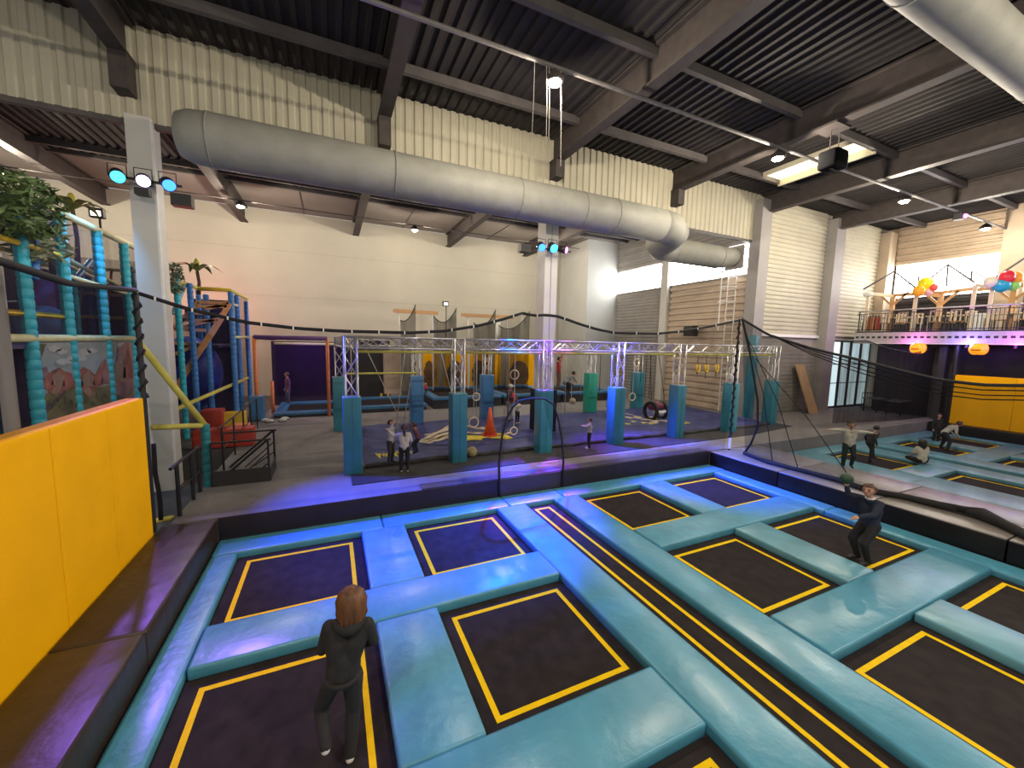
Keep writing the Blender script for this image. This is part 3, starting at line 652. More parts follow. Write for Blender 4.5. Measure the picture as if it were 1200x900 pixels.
RX = [(.25, YT2, wrap_teal, 'teal', 'by the grey carpet'), (2.95, YT2, wrap_blue, 'blue', 'behind the rope climbing children'), (5.85, YT2, wrap_blue, 'bright blue', 'beside the orange cone'), (11.1, YT2, wrap_green, 'green', 'beside the hanging green ball'), (13.95, YT2, wrap_teal, 'teal', 'beside the wheel swing'), (8.5, 15.6, wrap_teal, 'teal', 'behind the white ball')]
for i, (x, y, m, c, l) in enumerate(RX[:5]):
    t = thing('truss_post', 'rear aluminium truss post in %s vinyl wrap %s' % (c, l), 'truss post', (x, y, FZ), 'rear truss posts of the obstacle course')
    truss(t, (x, y, FZ), (x, y, TZ), .27)
    MB().box(x-.24, x+.24, y-.24, y+.24, FZ, FZ+1.93).build('post_wrap', m, t, bevel=.03, smooth=None)
# tall blue wrapped wall post beside the corner column
MB().box(17.3, 17.6, 11.6, 11.95, FZ, 4.35).build('wall_post_pad', wrap_teal, label='tall blue padded post standing before the grey corner column', cat='pad', bevel=.04, smooth=None)
def beam(label, p0, p1, yellow=True):
    c = Vector(p0); t = thing('truss_beam', label, 'truss beam', (c.x, c.y, TZ-.3))
    truss(t, p0, p1, .27, step=.34)
    if yellow:
        a, b = Vector(p0), Vector(p1); o = Vector((0, -.02, -.215))
        MB().tube([a+o-Vector((.02, 0, 0)), b+o+Vector((.02, 0, 0))], .035, 8).build('grip_rail', yel_paint, t, smooth=True)
    return t
ZB = TZ-.145
LB = ['above the girl in leggings', 'above the orange cone', 'above the small boy', 'above the wheel swing side', 'towards the tall net pole', 'ending at the block wall']
for i in range(6):
    y0 = YT if i < 6 else 10.55; y1 = YT if i < 5 else 10.55
    beam('aluminium truss beam with yellow rail %s' % LB[i], (FX[i]+.16, YT, ZB), (FX[i+1]-.16, y1, ZB))
for (xa, xb, l) in ((.42, 2.78, 'behind the rope climbing children'), (3.12, 5.68, 'behind the orange cone'), (6.02, 10.93, 'behind the small boy'), (11.27, 13.78, 'behind the wheel swing')):
    beam('rear aluminium truss beam with yellow rail '+l, (xa, YT2, ZB), (xb, YT2, ZB))
beam('aluminium cross beam joining front and rear posts by the carpet', (.42, YT+.16, ZB), (.27, 14.95, ZB), False)
beam('aluminium cross beam over the orange cone', (5.74, YT+.16, ZB), (5.85, 15.1, ZB), False)
beam('aluminium cross beam over the wheel swing', (11.17, YT+.16, ZB), (11.1, 15.1, ZB), False)
for y, l in ((12.0, 'front'), (13.0, 'middle'), (14.0, 'rear')):
    MB().tube([(.3, y, TZ-.32), (XS, y, TZ-.32)], .03, 6).build('hanger_pipe', alu, label='%s overhead pipe from which the ropes and rings hang' % l, cat='pipe', smooth=True)
MB().tube([PY(404, 438, 12.0), PY(489, 437, 12.0)], .03, 8).build('grip_pole', yel_paint, label='yellow horizontal grip pole across the first truss bay', cat='pole')
# blue airbag landing mat
import mathutils.noise as mno
def bag_mesh(x0, x1, y0, y1, z, nx, ny):
    rows = []
    for j in range(ny+1):
        row = []
        for i in range(nx+1):
            x = x0+(x1-x0)*i/nx; y = y0+(y1-y0)*j/ny
            e = min(1, min(x-x0, x1-x, y-y0, y1-y)/.35); e = math.sqrt(max(0, 1-(1-e)**2))
            h = .09*e*(1+.5*mno.noise(Vector((x*.9, y*.9, 0)))) + .035*mno.noise(Vector((x*2.1, y*2.1, 3)))*e + .05*math.sin(y*2.2)*e*.4
            row.append((x, y, z+.015+h))
        rows.append(row)
    return rows
ab = thing('airbag_mat', 'huge wrinkled dark blue airbag landing mat under the truss course', 'mat', (9, 12.9, FZ))
MB().sheet(bag_mesh(.72, 17.2, 10.42, 15.4, FZ, 90, 34)).build('bag_top', bag_blue, ab, smooth=True)
random.seed(3)
MB().tube([(.72+i*.33, 10.40+rnd(-.05, .05), FZ+.07+rnd(-.03, .02)) for i in range(50)], .06, 6).build('crumpled_edge', mat('airbag_edge', (.035, .032, .03), .7, var=.6, scale=5), ab, smooth=True)
pr = MB()
def bagz(x, y):
    e = min(1, min(x-.72, 17.2-x, y-10.42, 15.4-y)/.35); e = math.sqrt(max(0, 1-(1-e)**2))
    return FZ+.015+.09*e*(1+.5*mno.noise(Vector((x*.9, y*.9, 0))))+.035*mno.noise(Vector((x*2.1, y*2.1, 3)))*e+.05*math.sin(y*2.2)*e*.4+.012
def print_strip(pts, w, m, name='print', th=.0):
    """flat printed shape following the bag surface; pts are pixels"""
    P = [PZ(px, py, .64) for px, py in pts]; mb = MB(); L = []; Rr = []
    for i, p in enumerate(P):
        d = (P[min(i+1, len(P)-1)]-P[max(0, i-1)]); n = Vector((-d.y, d.x, 0)).normalized()*((w[i] if isinstance(w, list) else w)/2)
        for S, s_ in ((L, 1), (Rr, -1)):
            q_ = p+n*s_; S.append((q_.x, q_.y, bagz(q_.x, q_.y)+th))
    mb.sheet([L, Rr]).build(name, m, ab)
def dens(pts, k=6):
    out = []
    for a, b in zip(pts, pts[1:]):
        for i in range(k): out.append((a[0]+(b[0]-a[0])*i/k, a[1]+(b[1]-a[1])*i/k))
    return out+[pts[-1]]
for pts, w in ((((492, 519), (505, 512), (520, 503), (532, 498)), .30), (((497, 520), (512, 513), (530, 508), (545, 505)), .34), (((498, 509), (510, 510), (520, 507)), .16), (((508, 517), (520, 513), (531, 513)), .30),
               (((545, 499), (560, 501), (575, 503)), .22), (((545, 507), (560, 507), (572, 507)), .25), (((563, 500), (572, 502), (580, 504)), .2), (((588, 511), (594, 509), (599, 507)), .12)):
    print_strip(dens(pts), w, print_cream)
for pts, w in ((((500, 516), (515, 509), (530, 504)), .07), (((512, 515), (522, 511), (528, 511)), .09), (((548, 508), (562, 505), (566, 507)), .08), (((502, 518), (520, 511)), .05)):
    print_strip(dens(pts), w, print_brown, th=.006)
for pts, w in ((((546, 515), (560, 513), (575, 511), (585, 509)), [.5]*6+[.55]*6+[.4]*6+[.2]), (((575, 514), (590, 513), (599, 512)), [.3]*6+[.45]*6+[.15]), (((545, 517), (565, 516)), .2)):
    print_strip(dens(pts), w, print_yel)
# lettering on the bag: blurred yellow capitals, not legible in the photograph
x = 442
for k, wd in enumerate((5, 3, 4, 4, 4, 5, 4)):
    y = 534-k*.55
    print_strip([(x, y), (x+wd*.42, y-.3)], .46, print_yel); print_strip([(x+wd*.3, y-1.2), (x+wd*.85, y-1.3)], .16, print_yel); print_strip([(x+wd*.35, y+.6), (x+wd*.8, y+.5)], .12, print_yel)
    x += wd+.9
print_strip([(480, 530), (483, 529.5)], .3, print_cream)
for k in range(16):
    a = rnd(0, 1); px = 732+a*44; py = 484+rnd(0, 7)+a*6
    print_strip([(px, py), (px+5, py+.8), (px+9, py+.5)], [.2, .3, .12], print_cream)
for (px, py) in ((733, 497), (740, 495), (752, 496), (760, 497), (798, 497), (803, 496)):
    print_strip([(px, py), (px+6, py)], [.25, .1], print_yel)
# ---- hanging obstacles
def hang_rope(name, label, px, y, ztop, zbot, r=.016, m=None, group=None, dx=0):
    x = PY(px, 420, y).x
    return MB().tube([(x, y, ztop), (x+dx*.5, y, (ztop+zbot)/2), (x+dx, y, zbot)], r, 6).build(name, m or rope_lt, label=label, cat='rope', group=group, smooth=True)
for (px, dx, l) in ((429, 1.0, 'pale climbing rope slanting down to the children'), (475, -.28, 'pale climbing rope hanging straight beside the blue post'), (488, -.4, 'pale climbing rope slanting beside the blue post'), (516, .6, 'pale rope slanting in the second truss bay')):
    hang_rope('climbing_rope', l, px, 12.0, TZ-.33, FZ+.75, .013, dx=dx)
for (px, z) in ((427, 2.9), (434, 2.7), (655, 1.2), (704, 2.0), (716, 2.3)):
    pass
def ring(px, py, y, label, R=.13, top=TZ-.33, group='hanging rings'):
    c = PY(px, py, y); t = thing('gym_ring', label, 'ring', (c.x, y, c.z-R), group)
    MB().torus(c, R, .025, 'y', 18, 6).build('ring', wood_bl, t, smooth=True)
    MB().tube([(c.x, y, c.z+R), (c.x, y, top)], .012, 5).build('strap', rope_lt, t)
ring(603, 439, 13.0, 'pale round gym ring hanging before the yellow panels', .17)
ring(602, 505, 12.0, 'small ring hanging low beside the orange cone', .13)
ring(555, 495, 12.0, 'oval ring hanging low behind a teal truss post', .16)
ring(558, 465, 13.0, 'yellowish ring hanging beside the blue rear post', .13)
ring(746, 425, 13.0, 'ring hanging before the clad side wall', .16)
ring(741, 465, 14.0, 'ring hanging in front of the teal rear post', .17)
for (px, y, z0, l) in ((664, 13.0, 1.1, 'thin pale rope hanging behind the small boy'), (682, 14, 1.6, 'thin pale rope beside the green post'), (704, 14.0, 1.7, 'thin dark rope above the green ball'), (752, 13, 2.2, 'thin dark rope beside the wheel swing'), (758, 13, 1.6, 'second thin dark rope beside the wheel swing'), (763, 13, 1.5, 'third thin dark rope beside the wheel swing'), (597, 13.0, 1.2, 'thin pale rope before the yellow panels'), (559, 13, .9, 'thin pale rope beside the blue rear post'),
                   (818, 12.0, 2.6, 'thin dark rope with yellow grip before the side wall'), (828, 12.0, 2.4, 'second dark rope with yellow grip before the side wall'), (840, 12.0, 2.5, 'third dark rope with yellow grip before the side wall')):
    hang_rope('thin_rope', l, px, y, TZ-.33, z0, .012, m=rope_blk if 'dark' in l else rope_lt)
for px, l in ((818, 'yellow climbing grip hanging before the side wall, near the blue post'), (828, 'small yellow climbing grip between two others'), (840, 'yellow climbing grip hanging beside the last truss post')):
    c = PY(px, 432, 12.0); MB().tube([(c.x-.08, 12.0, c.z+.18), (c.x-.1, 12.0, c.z-.1), (c.x, 12.0, c.z-.16), (c.x+.1, 12.0, c.z-.1), (c.x+.08, 12.0, c.z+.18)], .04, 7).build('climbing_grip', yel_gold, label=l, cat='grip', smooth=True)
# green hanging ball
c = PY(721, 474, 14.0); t = thing('hanging_ball', 'large green punch ball hanging between green and teal posts', 'ball', (c.x, 14.0, c.z-.55))
MB().ball(c, .40, 18, 12, sz=1.12).build('ball', mat('ball_green', (.14, .24, .05), .5, var=.4, scale=3), t, smooth=True)
MB().tube([(c.x, 14.0, c.z+.48), (c.x, 14.0, TZ-.2)], .015, 6).build('rope', rope_blk, t)
MB().ball((c.x, 14.0, c.z+.5), .09, 10, 6).build('cap', black_m, t, smooth=True)
c = PY(671, 470, 15.0)
t = thing('hanging_ball', 'small white ball hanging on a rope beside the green post', 'ball', (c.x, 15, c.z-.2))
MB().ball(c, .15, 14, 10).build('ball', beige_pad, t, smooth=True); MB().tube([(c.x, 15.1, c.z+.1), (c.x, 15.25, TZ-.28)], .012, 5).build('rope', rope_lt, t)
# small foam ball on the mat
c = PZ(553, 525, .80); MB().ball((c.x, c.y, bagz(c.x, c.y)+.13), .15, 14, 10).build('foam_ball', mat('ball_yellow_brown', (.42, .34, .15), .7, var=.4, scale=5), label='small yellow brown ball lying on the airbag edge', cat='ball', smooth=True)
# cone
c = PZ(574, 510, .66); zc = bagz(c.x, c.y)
t = thing('traffic_cone', 'tall orange plastic cone standing on the airbag', 'cone', (c.x, c.y, zc))
MB().tube([(c.x, c.y, zc), (c.x, c.y, zc+.06)], [.27, .24], 16).build('foot', mat('cone_red', (.55, .03, .015), .5), t)
MB().tube([(c.x, c.y, zc+.06), (c.x, c.y, zc+.55), (c.x, c.y, zc+.95)], [.20, .10, .045], 16).build('cone_body', mat('cone_orange', (.78, .10, .025), .5), t, smooth=True)
# wheel swing
c = PZ(762, 490, .7); c.z = bagz(c.x, c.y)
t = thing('wheel_swing', 'black wheel swing with maroon seat hanging over the airbag', 'swing', c)
MB().torus((c.x, c.y, c.z+.34), .36, .08, 'x', 22, 8).build('tyre', rope_blk, t, smooth=True)
MB().torus((c.x+.7, c.y+.1, c.z+.32), .33, .08, 'x', 22, 8).build('tyre', rope_blk, t, smooth=True)
MB().tube([(c.x-.05, c.y, c.z+.52), (c.x+.4, c.y, c.z+.56), (c.x+.85, c.y+.1, c.z+.5)], [.13, .19, .13], 12).build('seat', mat('maroon_vinyl', (.16, .02, .05), .5), t, smooth=True)
MB().tube([(c.x+.0, c.y-.2, c.z+.34), (c.x+.4, c.y-.25, c.z+.30), (c.x+.8, c.y-.15, c.z+.36)], .07, 8).build('stripe', plate_m, t, smooth=True)
for dx_ in (.0, .75): MB().tube([(c.x+dx_, c.y, c.z+.8), (c.x+dx_*.6+.15, 13.0, TZ-.33)], .014, 5).build('rope', rope_blk, t)

# ================================================================== REAR TRAMPOLINES, PADS AND NETS
def rear_tramp(x0, x1, y0, y1, label, m=wrap_blue, hb=.42):
    t = thing('trampoline_platform', label, 'trampoline', ((x0+x1)/2, (y0+y1)/2, FZ), 'raised trampolines at the back')
    MB().box(x0+.02, x1-.02, y0+.02, y1-.02, FZ, FZ+hb).build('base', wall_dark, t)
    MB().box(x0+.4, x1-.4, y0+.4, y1-.4, FZ+hb, FZ+hb+.02).build('jump_bed', bed_black, t)
    for b in ((x0, x1, y0, y0+.4), (x0, x1, y1-.4, y1), (x0, x0+.4, y0+.4, y1-.4), (x1-.4, x1, y0+.4, y1-.4)):
        MB().box(*b, FZ+hb, FZ+hb+.13).build('frame_pad', m, t, bevel=.03)
rear_tramp(-2.2, .6, 18.3, 21.4, 'blue edged raised trampoline inside the orange post cage', hb=.1)
rear_tramp(.7, 4.1, 18.5, 21.8, 'blue edged raised trampoline beside the beige pillar', hb=.15)
rear_tramp(4.4, 8.0, 18.6, 23.2, 'blue edged raised trampoline before the first yellow panel')
rear_tramp(8.1, 11.6, 18.6, 23.2, 'blue edged raised trampoline before the yellow column')
rear_tramp(11.7, 15.4, 18.6, 22.2, 'blue edged raised trampoline with the jumping child in red')
# orange post cage
cg = thing('trampoline_cage', 'cage of orange padded posts with purple lit net around the back trampoline', 'cage', (-1, 18.2, FZ))
for (x, y, h) in ((-2.75, 18.4, 3.27), (-.14, 18.22, 3.27), (-2.35, 19.6, 1.4)):
    MB().tube([(x, y, FZ), (x, y, FZ+h)], .07, 10).build('post', orange_p, cg, smooth=True)
MB().box(-3.0, -2.5, 18.15, 18.6, FZ, FZ+.95).build('post_wrap', wrap_blue, cg, bevel=.04)
MB().tube([(-2.75, 18.4, FZ+3.27), (-.14, 18.22, FZ+3.27)], .09, 8).build('top_rail', purple_foam, cg, smooth=True)
MB().tube([(-2.75, 18.4, FZ+3.27), (-2.4, 21.3, FZ+3.2)], .07, 8).build('top_rail', purple_foam, cg, smooth=True)
MB().tube([(-2.4, 21.3, FZ+3.0), (.75, 21.4, FZ+3.0)], .06, 8).build('top_rail', yel_pale, cg, smooth=True)
MB().sheet([[(-2.4+i*.32, 21.5+.05*math.sin(i*2), FZ+3.0) for i in range(11)], [(-2.4+i*.32, 21.5+.05*math.sin(i*2), FZ+.5) for i in range(11)]]).build('net_wall', net_purple, cg, smooth=True)
MB().box(-2.6, .9, 21.9, 22.0, FZ, FZ+3.1).build('dark_board', mat('purple_board', (.05, .022, .09), .7), cg)
lamp_light('cage_light', (-1.0, 20.0, 3.6), 60, (.45, .2, 1.0), .2)
# dark partition between cage and panels, beige pillar
MB().box(1.0, 3.0, 23.0, 23.1, FZ, 3.75).build('dark_board', wall_dark, label='dark board wall beside the beige pillar', cat='board')
bp_ = thing('beige_pillar', 'beige padded pillar on two yellow legs between the back trampolines', 'pillar', (3.2, 22.5, FZ))
a = PY(450, 415, 22); b_ = PY(469, 461, 22)
MB().prism([(a.x, 21.9), (b_.x, 21.9), (b_.x, 22.4), (a.x, 22.4)], b_.z, a.z+.2).build('pillar_pad', beige_pad, bp_)
for px in (447, 455): x = PY(px, 470, 21.8).x; MB().tube([(x, 21.85, FZ), (x, 21.85, b_.z+.05)], .06, 8).build('leg', yel_gold, bp_)
def ypanel(px0, px1, y, label, blob=True):
    a = PY(px0, 417, y); b_ = PY(px1, 417, y); t = thing('yellow_backdrop', label, 'panel', ((a.x+b_.x)/2, y, FZ), 'yellow panels at the back')
    MB().box(a.x, b_.x, y, y+.15, FZ, 3.0).build('panel', vinyl_yel, t, bevel=.03)
    if blob:
        cx, wd = (a.x+b_.x)/2-.1, (b_.x-a.x)*.36
        MB().add([(cx+wd*math.cos(k*math.pi/10)*(1+.1*math.sin(k*3)), y-.012, 1.65+.95*math.sin(k*math.pi/10)) for k in range(20)], [tuple(range(19, -1, -1))]).build('print', mat('brown_print', (.16, .085, .03), .7, var=.5, scale=1.5), t)
ypanel(496, 513, 24.2, 'yellow padded panel behind the small white capped figure')
ypanel(522, 548, 24.2, 'yellow padded panel with brown print behind the second teal post')
ypanel(552, 574, 24.2, 'yellow padded panel behind the blue rear post')
ypanel(594, 626, 24.0, 'wide yellow panel with large dark brown print behind the gym ring')
c = PY(583, 415, 23.4); MB().tube([(c.x, 23.4, FZ), (c.x, 23.4, 3.0)], .22, 12).build('yellow_column_pad', vinyl_yel, label='round yellow padded column between the yellow panels', cat='pad', smooth=True)
MB().tube([(c.x, 23.4, 3.02), (c.x, 23.4, 5.2)], .16, 12).build('white_pole', plate_m, label='white pole rising above the yellow padded column', cat='pole', smooth=True)
# black pointed nets and timber beams
def ridge_net(px0, px1, pyl, pyr, low, y, label):
    A = PY(px0, pyl, y); Bq = PY(px1, pyr, y); top = catenary(A, Bq, low, 12)
    net(label, top, [(A.x, y, FZ+.02), (Bq.x, y, FZ+.02)], net_heavy, .025, name='divider_net')
ridge_net(469, 487, 375, 357, .35, 21.5, 'black divider net with a high pointed corner below the first timber beam')
ridge_net(508, 535, 370, 361, .55, 21.5, 'black divider net sagging between pointed corners beside the floodlight')
ridge_net(555, 581, 378, 363, .5, 21.5, 'black divider net below the second timber beam')
ridge_net(584, 621, 381, 365, .55, 21.5, 'black divider net with pointed corner beside the white column')
for (p0, p1, l) in (((461, 364), (513, 367), 'thick timber beam above the beige pillar'), ((541, 369), (602, 372), 'thick timber beam above the yellow panels')):
    a = PY(*p0, 22.6); b_ = PY(*p1, 22.6); t = thing('timber_beam', l, 'beam', (a.x, 22.6, a.z-.1))
    MB().bar(a, b_, .16, .2).build('beam', wood_lt, t)
    for f in (.1, .85):
        q_ = a.lerp(b_, f); MB().tube([q_, (q_.x+.1, 22.6, q_.z-.9), (q_.x+.12, 22.6, FZ)], .05, 6).build('prop', plate_m, t)
# floodlight on a pole
def flood(px, py, y, zfoot, label, x=None):
    c = PY(px, py, y) if x is None else PX(px, py, x); t = thing('floodlight', label, 'lamp', (c.x, c.y, zfoot))
    hq = MB().box(c.x-.18, c.x+.18, c.y-.1, c.y+.1, c.z-.15, c.z+.15).build('housing', black_m, t, bevel=.03)
    MB().box(c.x-.12, c.x+.12, c.y-.115, c.y-.1, c.z-.1, c.z+.06).build('glass', glow('flood_glass', (1, .95, .85), 2.5) if 'flood_glass' not in MATS else MATS['flood_glass'], hq)
    MB().tube([(c.x+.05, c.y, c.z-.1), (c.x+.05, c.y, zfoot)], .03, 6).build('pole', steel_dk, t)
flood(522, 356, 24.8, FZ, 'small floodlight on a thin pole in front of the back wall')
flood(114, 250, 17.5, FZ-.02, 'small floodlight on a pole behind the playground')

# side wall fittings: caged ladder, loudspeaker, plywood boards
ld = thing('caged_ladder', 'white steel caged ladder on the clad side wall under the window strip', 'ladder', (17.9, 13.4, FZ))
for dy in (-.22, .22): MB().tube([(18.0, 13.5+dy, FZ), (18.0, 13.5+dy, 7.4)], .03, 6).build('rail', plate_m, ld)
for k in range(22): MB().tube([(18.0, 13.28, .9+k*.3), (18.0, 13.72, .9+k*.3)], .016, 5).build('rung', plate_m, ld)
for z in (6.0, 6.7, 7.4, 7.9): MB().tube([(18.0+.0-.75*math.sin(a), 13.5+.38*math.cos(a), z) for a in [math.pi*i/10 for i in range(11)]], .022, 5).build('cage_hoop', plate_m, ld, smooth=True)
MB().tube([(17.25, 13.5, 4.6), (17.25, 13.5, 7.9)], .03, 6).build('cage_bar', plate_m, ld)
c = PX(813, 388, 17.9)
ls = thing('wall_loudspeaker', 'black loudspeaker tilted on a wall bracket beside the caged ladder', 'loudspeaker', (17.9, c.y, c.z-.3))
MB().box(17.45, 17.9, c.y-.3, c.y+.3, c.z-.28, c.z+.28).build('cabinet', black_m, ls, bevel=.04)
MB().bar((17.9, c.y, c.z), (18.22, c.y, c.z+.1), .06).build('bracket', black_m, ls)
c = PX(800, 420, 18.0); 
for (px, l) in ((945, 'plywood board leaning on the grey block wall, by the ledge'), (952, 'second plywood board leaning behind the first')):
    a = PZ(px+5, 480, FZ); a.y = 11.7+(.2 if px == 952 else 0)
    x = 21.9 + (.25 if px == 952 else 0)
    MB().add([(x, 11.55, FZ), (x+.75, 11.55, FZ), (x+.45, 12.28, FZ+2.45), (x-.3, 12.28, FZ+2.45), (x, 11.6, FZ), (x+.75, 11.6, FZ), (x+.45, 12.33, FZ+2.45), (x-.3, 12.33, FZ+2.45)] if px == 945 else
             [(x, 11.75, FZ), (x+.8, 11.75, FZ), (x+.5, 12.36, FZ+2.3), (x-.3, 12.36, FZ+2.3), (x, 11.8, FZ), (x+.8, 11.8, FZ), (x+.5, 12.41, FZ+2.3), (x-.3, 12.41, FZ+2.3)],
             [(0,1,2,3), (7,6,5,4), (0,4,5,1), (1,5,6,2), (2,6,7,3), (3,7,4,0)]).build('plywood_board', ply if px == 945 else mat('ply_dark', (.2, .15, .1), .7), label=l, cat='board')

# ================================================================== STEEL RAILINGS AND STAIR WELL
sr = thing('stair_railing', 'black steel railing around the small stairs beside the teal post', 'railing', (-1.9, 10.7, FZ))
def post(x, y, z0, z1, par, r=.025): MB().tube([(x, y, z0), (x, y, z1)], r, 6).build('post', black_m, par)
def rail(a, b, par, r=.022, name='rail'): MB().tube([a, b], r, 6).build(name, black_m, par)
ZR = FZ+.97
for y in (10.25, 11.25):
    for x in ((-2.42, -1.36)): post(x, y, FZ, ZR, sr)
    rail((-2.42, y, ZR), (-1.3, y, ZR), sr)
    rail((-1.36, y, ZR), (-2.3, y, FZ+.12), sr, .03, 'handrail')
    rail((-1.36, y, ZR-.3), (-2.0, y, FZ+.08), sr, .015)
    rail((-1.36, y, ZR-.55), (-1.8, y, FZ+.1), sr, .015)
MB().box(-2.42, -1.36, 10.22, 10.25, FZ, FZ+.34).build('kick_panel', mat('kick_panel', (.03, .03, .032), .5), sr)
MB().box(-1.37, -1.33, 10.25, 11.25, FZ, FZ+.3).build('kick_panel', MATS['kick_panel'], sr)
sr2 = thing('floor_railing', 'long black steel railing on the carpet edge towards the red foam blocks', 'railing', (-2.5, 13, FZ))
for y in (11.6, 12.9, 14.2, 15.4, 16.6): post(-2.5, y, FZ, ZR+.1, sr2)
rail((-2.5, 11.3, ZR+.1), (-2.5, 16.6, ZR+.1), sr2); rail((-2.5, 11.3, FZ+.5), (-2.5, 16.6, FZ+.5), sr2, .015)
sr3 = thing('edge_railing', 'short black steel railing between the yellow wall and the stairs', 'railing', (-2.6, 9.2, FZ))
for y in (8.75, 9.55, 10.0): post(-2.58, y, FZ, ZR, sr3, .035)
rail((-2.58, 8.45, ZR), (-2.58, 10.05, ZR), sr3, .03)
rail((-2.58, 8.75, FZ+.45), (-2.58, 10.0, FZ+.45), sr3, .015)
MB().tube([PY(*p, 8.6) for p in ((180, 520), (182, 555), (186, 575), (188, 590))]+[(PY(188, 600, 8.6).x, 8.6, FZ+.03)], .035, 7).build('cable_loop', rope_blk, label='thick black cable hanging in a curve at the end of the yellow wall', cat='cable', smooth=True)

# ================================================================== PLAYGROUND
XP = -4.75
PYs = [9.75, 10.9, 12.28, 13.55, 14.9, 16.3]
pg = thing('play_structure', 'tall netted play structure of teal padded posts and yellow rails', 'play structure', (XP-1.2, 12.5, -.03))
PT = 6.12
def fpost(x, y, z0, z1, m=None, r=.095, par=None):
    p = MB(); n = int((z1-z0)/.17); pts = []; rs = []
    for k in range(n+1):
        z = z0+(z1-z0)*k/n; pts += [(x, y, z), (x, y, min(z1, z+.13*(z1-z0)/n/.17*.17/.17)) ]; rs += [r*.9, r]
    pts = []; rs = []
    for k in range(n):
        a = z0+(z1-z0)*k/n; b = z0+(z1-z0)*(k+1)/n
        pts += [(x, y, a+.001), (x, y, a+(b-a)*.15), (x, y, a+(b-a)*.85), (x, y, b-.001)]; rs += [r*.86, r, r, r*.86]
    return p.tube(pts, rs, 10).build('post', m or teal_foam, par or pg, smooth=True)
for y in PYs: fpost(XP, y, 0, PT if y > 10 else PT-.35)
for y in (10.3, 11.9, 13.5, 15.2): fpost(XP-1.7, y, 0, PT-.4, r=.08)
def frail(a, b, m, r=.055, par=None, name='rail'): return MB().tube([a, b], r, 8).build(name, m, par or pg, smooth=True)
frail((XP, 9.0, PT+.02), (XP, 16.4, PT+.02), yel_pale, .075)
frail((XP, 8.0, 5.30), (XP, 10.8, 5.30), yel_gold, .05)
frail((XP-.1, 10.9, 5.35), (XP-1.0, 16.3, 5.2), yel_pale, .05)
frail((XP, 10.9, 4.95), (XP, 13.5, 4.85), yel_pale, .04)
frail((XP-1.0, 11.2, 5.7), (XP-1.5, 16.0, 5.4), yel_pale, .045)
frail((XP-.05, 8.2, 4.12), (XP-.05, 10.95, 4.12), yel_gold, .055)
frail((XP+.03, 8.2, 3.70), (XP+.03, 13.6, 3.70), yel_pale, .07)
frail((XP-1.7, 9.6, 5.6), (XP-1.7, 16, 5.6), yel_gold, .05)
frail((XP+.05, 9.9, 4.75), (XP-.3, 10.8, 5.75), blue_foam, .07, name='brace')
frail((XP-1.1, 12.6, 4.2), (XP-.9, 14.2, 5.7), blue_foam, .06, name='brace')
frail((XP+.02, 8.4, 1.55), (XP+.02, 9.9, 1.55), yel_paint, .05)
MB().box(XP-2.6, XP-.02, 8.2, 16.4, 3.52, 3.66).build('deck', mat('play_deck', (.06, .05, .16), .6, var=.2, scale=2), pg)
MB().box(XP-2.7, XP-2.6, 8.2, 16.4, .0, 5.6).build('back_panel', mat('play_shade', (.055, .035, .085), .8, var=.5, scale=1.2), pg)  # dark purple colour stands in for interior shade and clutter
MB().box(-10.5, XP-.02, 16.5, 16.6, 0, 5.35).build('shade_panel', MATS['play_shade'], pg)  # board added to darken the inside behind the posts
for k, (x, zt) in enumerate(((-5.6, 5.9), (-6.6, 5.7), (-7.8, 5.8), (-9.0, 5.8))): fpost(x, 16.35, 0, zt, blue_foam if k % 2 else teal_foam, .08)
for z, m in ((4.3, yel_gold), (5.0, yel_pale), (5.75, yel_pale)): frail((-10.5, 16.2, z), (XP-.1, 16.3, z), m, .05)
for k in range(9): MB().tube([(-10+k*.62, 16.15, 3.7), (-9.7+k*.62, 16.15, 5.7)], .03, 6).build('cross_rope', rope_lt if k % 3 else orange_p, pg)
MB().quad((-10.5, 15.9, 3.7), (XP, 15.9, 3.7), (XP, 15.9, 6.0), (-10.5, 15.9, 6.0)).build('net_panel', net_play, pg)
wl = thing('wash_light', 'red wash light on a pole behind the play structure', 'stage light', (-5.8, 22.6, FZ-.02))
MB().tube([(-5.8, 22.6, FZ-.02), (-5.8, 22.6, 4.7)], .03, 6).build('pole', steel_dk, wl)
wh = MB().box(-5.95, -5.65, 22.45, 22.75, 4.7, 4.95).build('housing', black_m, wl)
MB().box(-5.9, -5.7, 22.75, 22.77, 4.74, 4.92).build('lens', glow('led_red', (1, .05, .05), 4), wh)
lamp_light('play_glow', (-5.8, 23.3, 4.95), 190, (1.0, .14, .12), .1)
for (y0, y1) in ((8.2, 9.75), (9.75, 10.9), (10.9, 12.28), (12.28, 13.55), (13.55, 14.9), (14.9, 16.3)):
    MB().quad((XP, y0, 3.75), (XP, y1, 3.75), (XP, y1, PT), (XP, y0, PT)).build('net_panel', net_play, pg)
MB().quad((XP-.02, 10.25, 5.72), (XP-.02, 10.95, 5.72), (XP-.02, 10.95, 6.1), (XP-.02, 10.25, 6.1)).build('blue_net', net_blue, pg)
for (y, x) in ((12.0, XP-.9), (13.0, XP-1.1)):
    t_ = MB().tube([(x, y, 3.7), (x, y, 5.0), (x, y, 5.1)], [.24, .24, .1], 14).build('punch_bag', purple_foam, pg, smooth=True)
    MB().tube([(x, y, 5.1), (x, y, 5.6)], .06, 8).build('bag_neck', black_m, t_)
MB().ball((XP-.7, 11.6, 3.95), .42, 16, 10).build('foam_dome', mat('dome_blue', (.10, .16, .32), .6, var=.3, scale=3), pg, smooth=True)
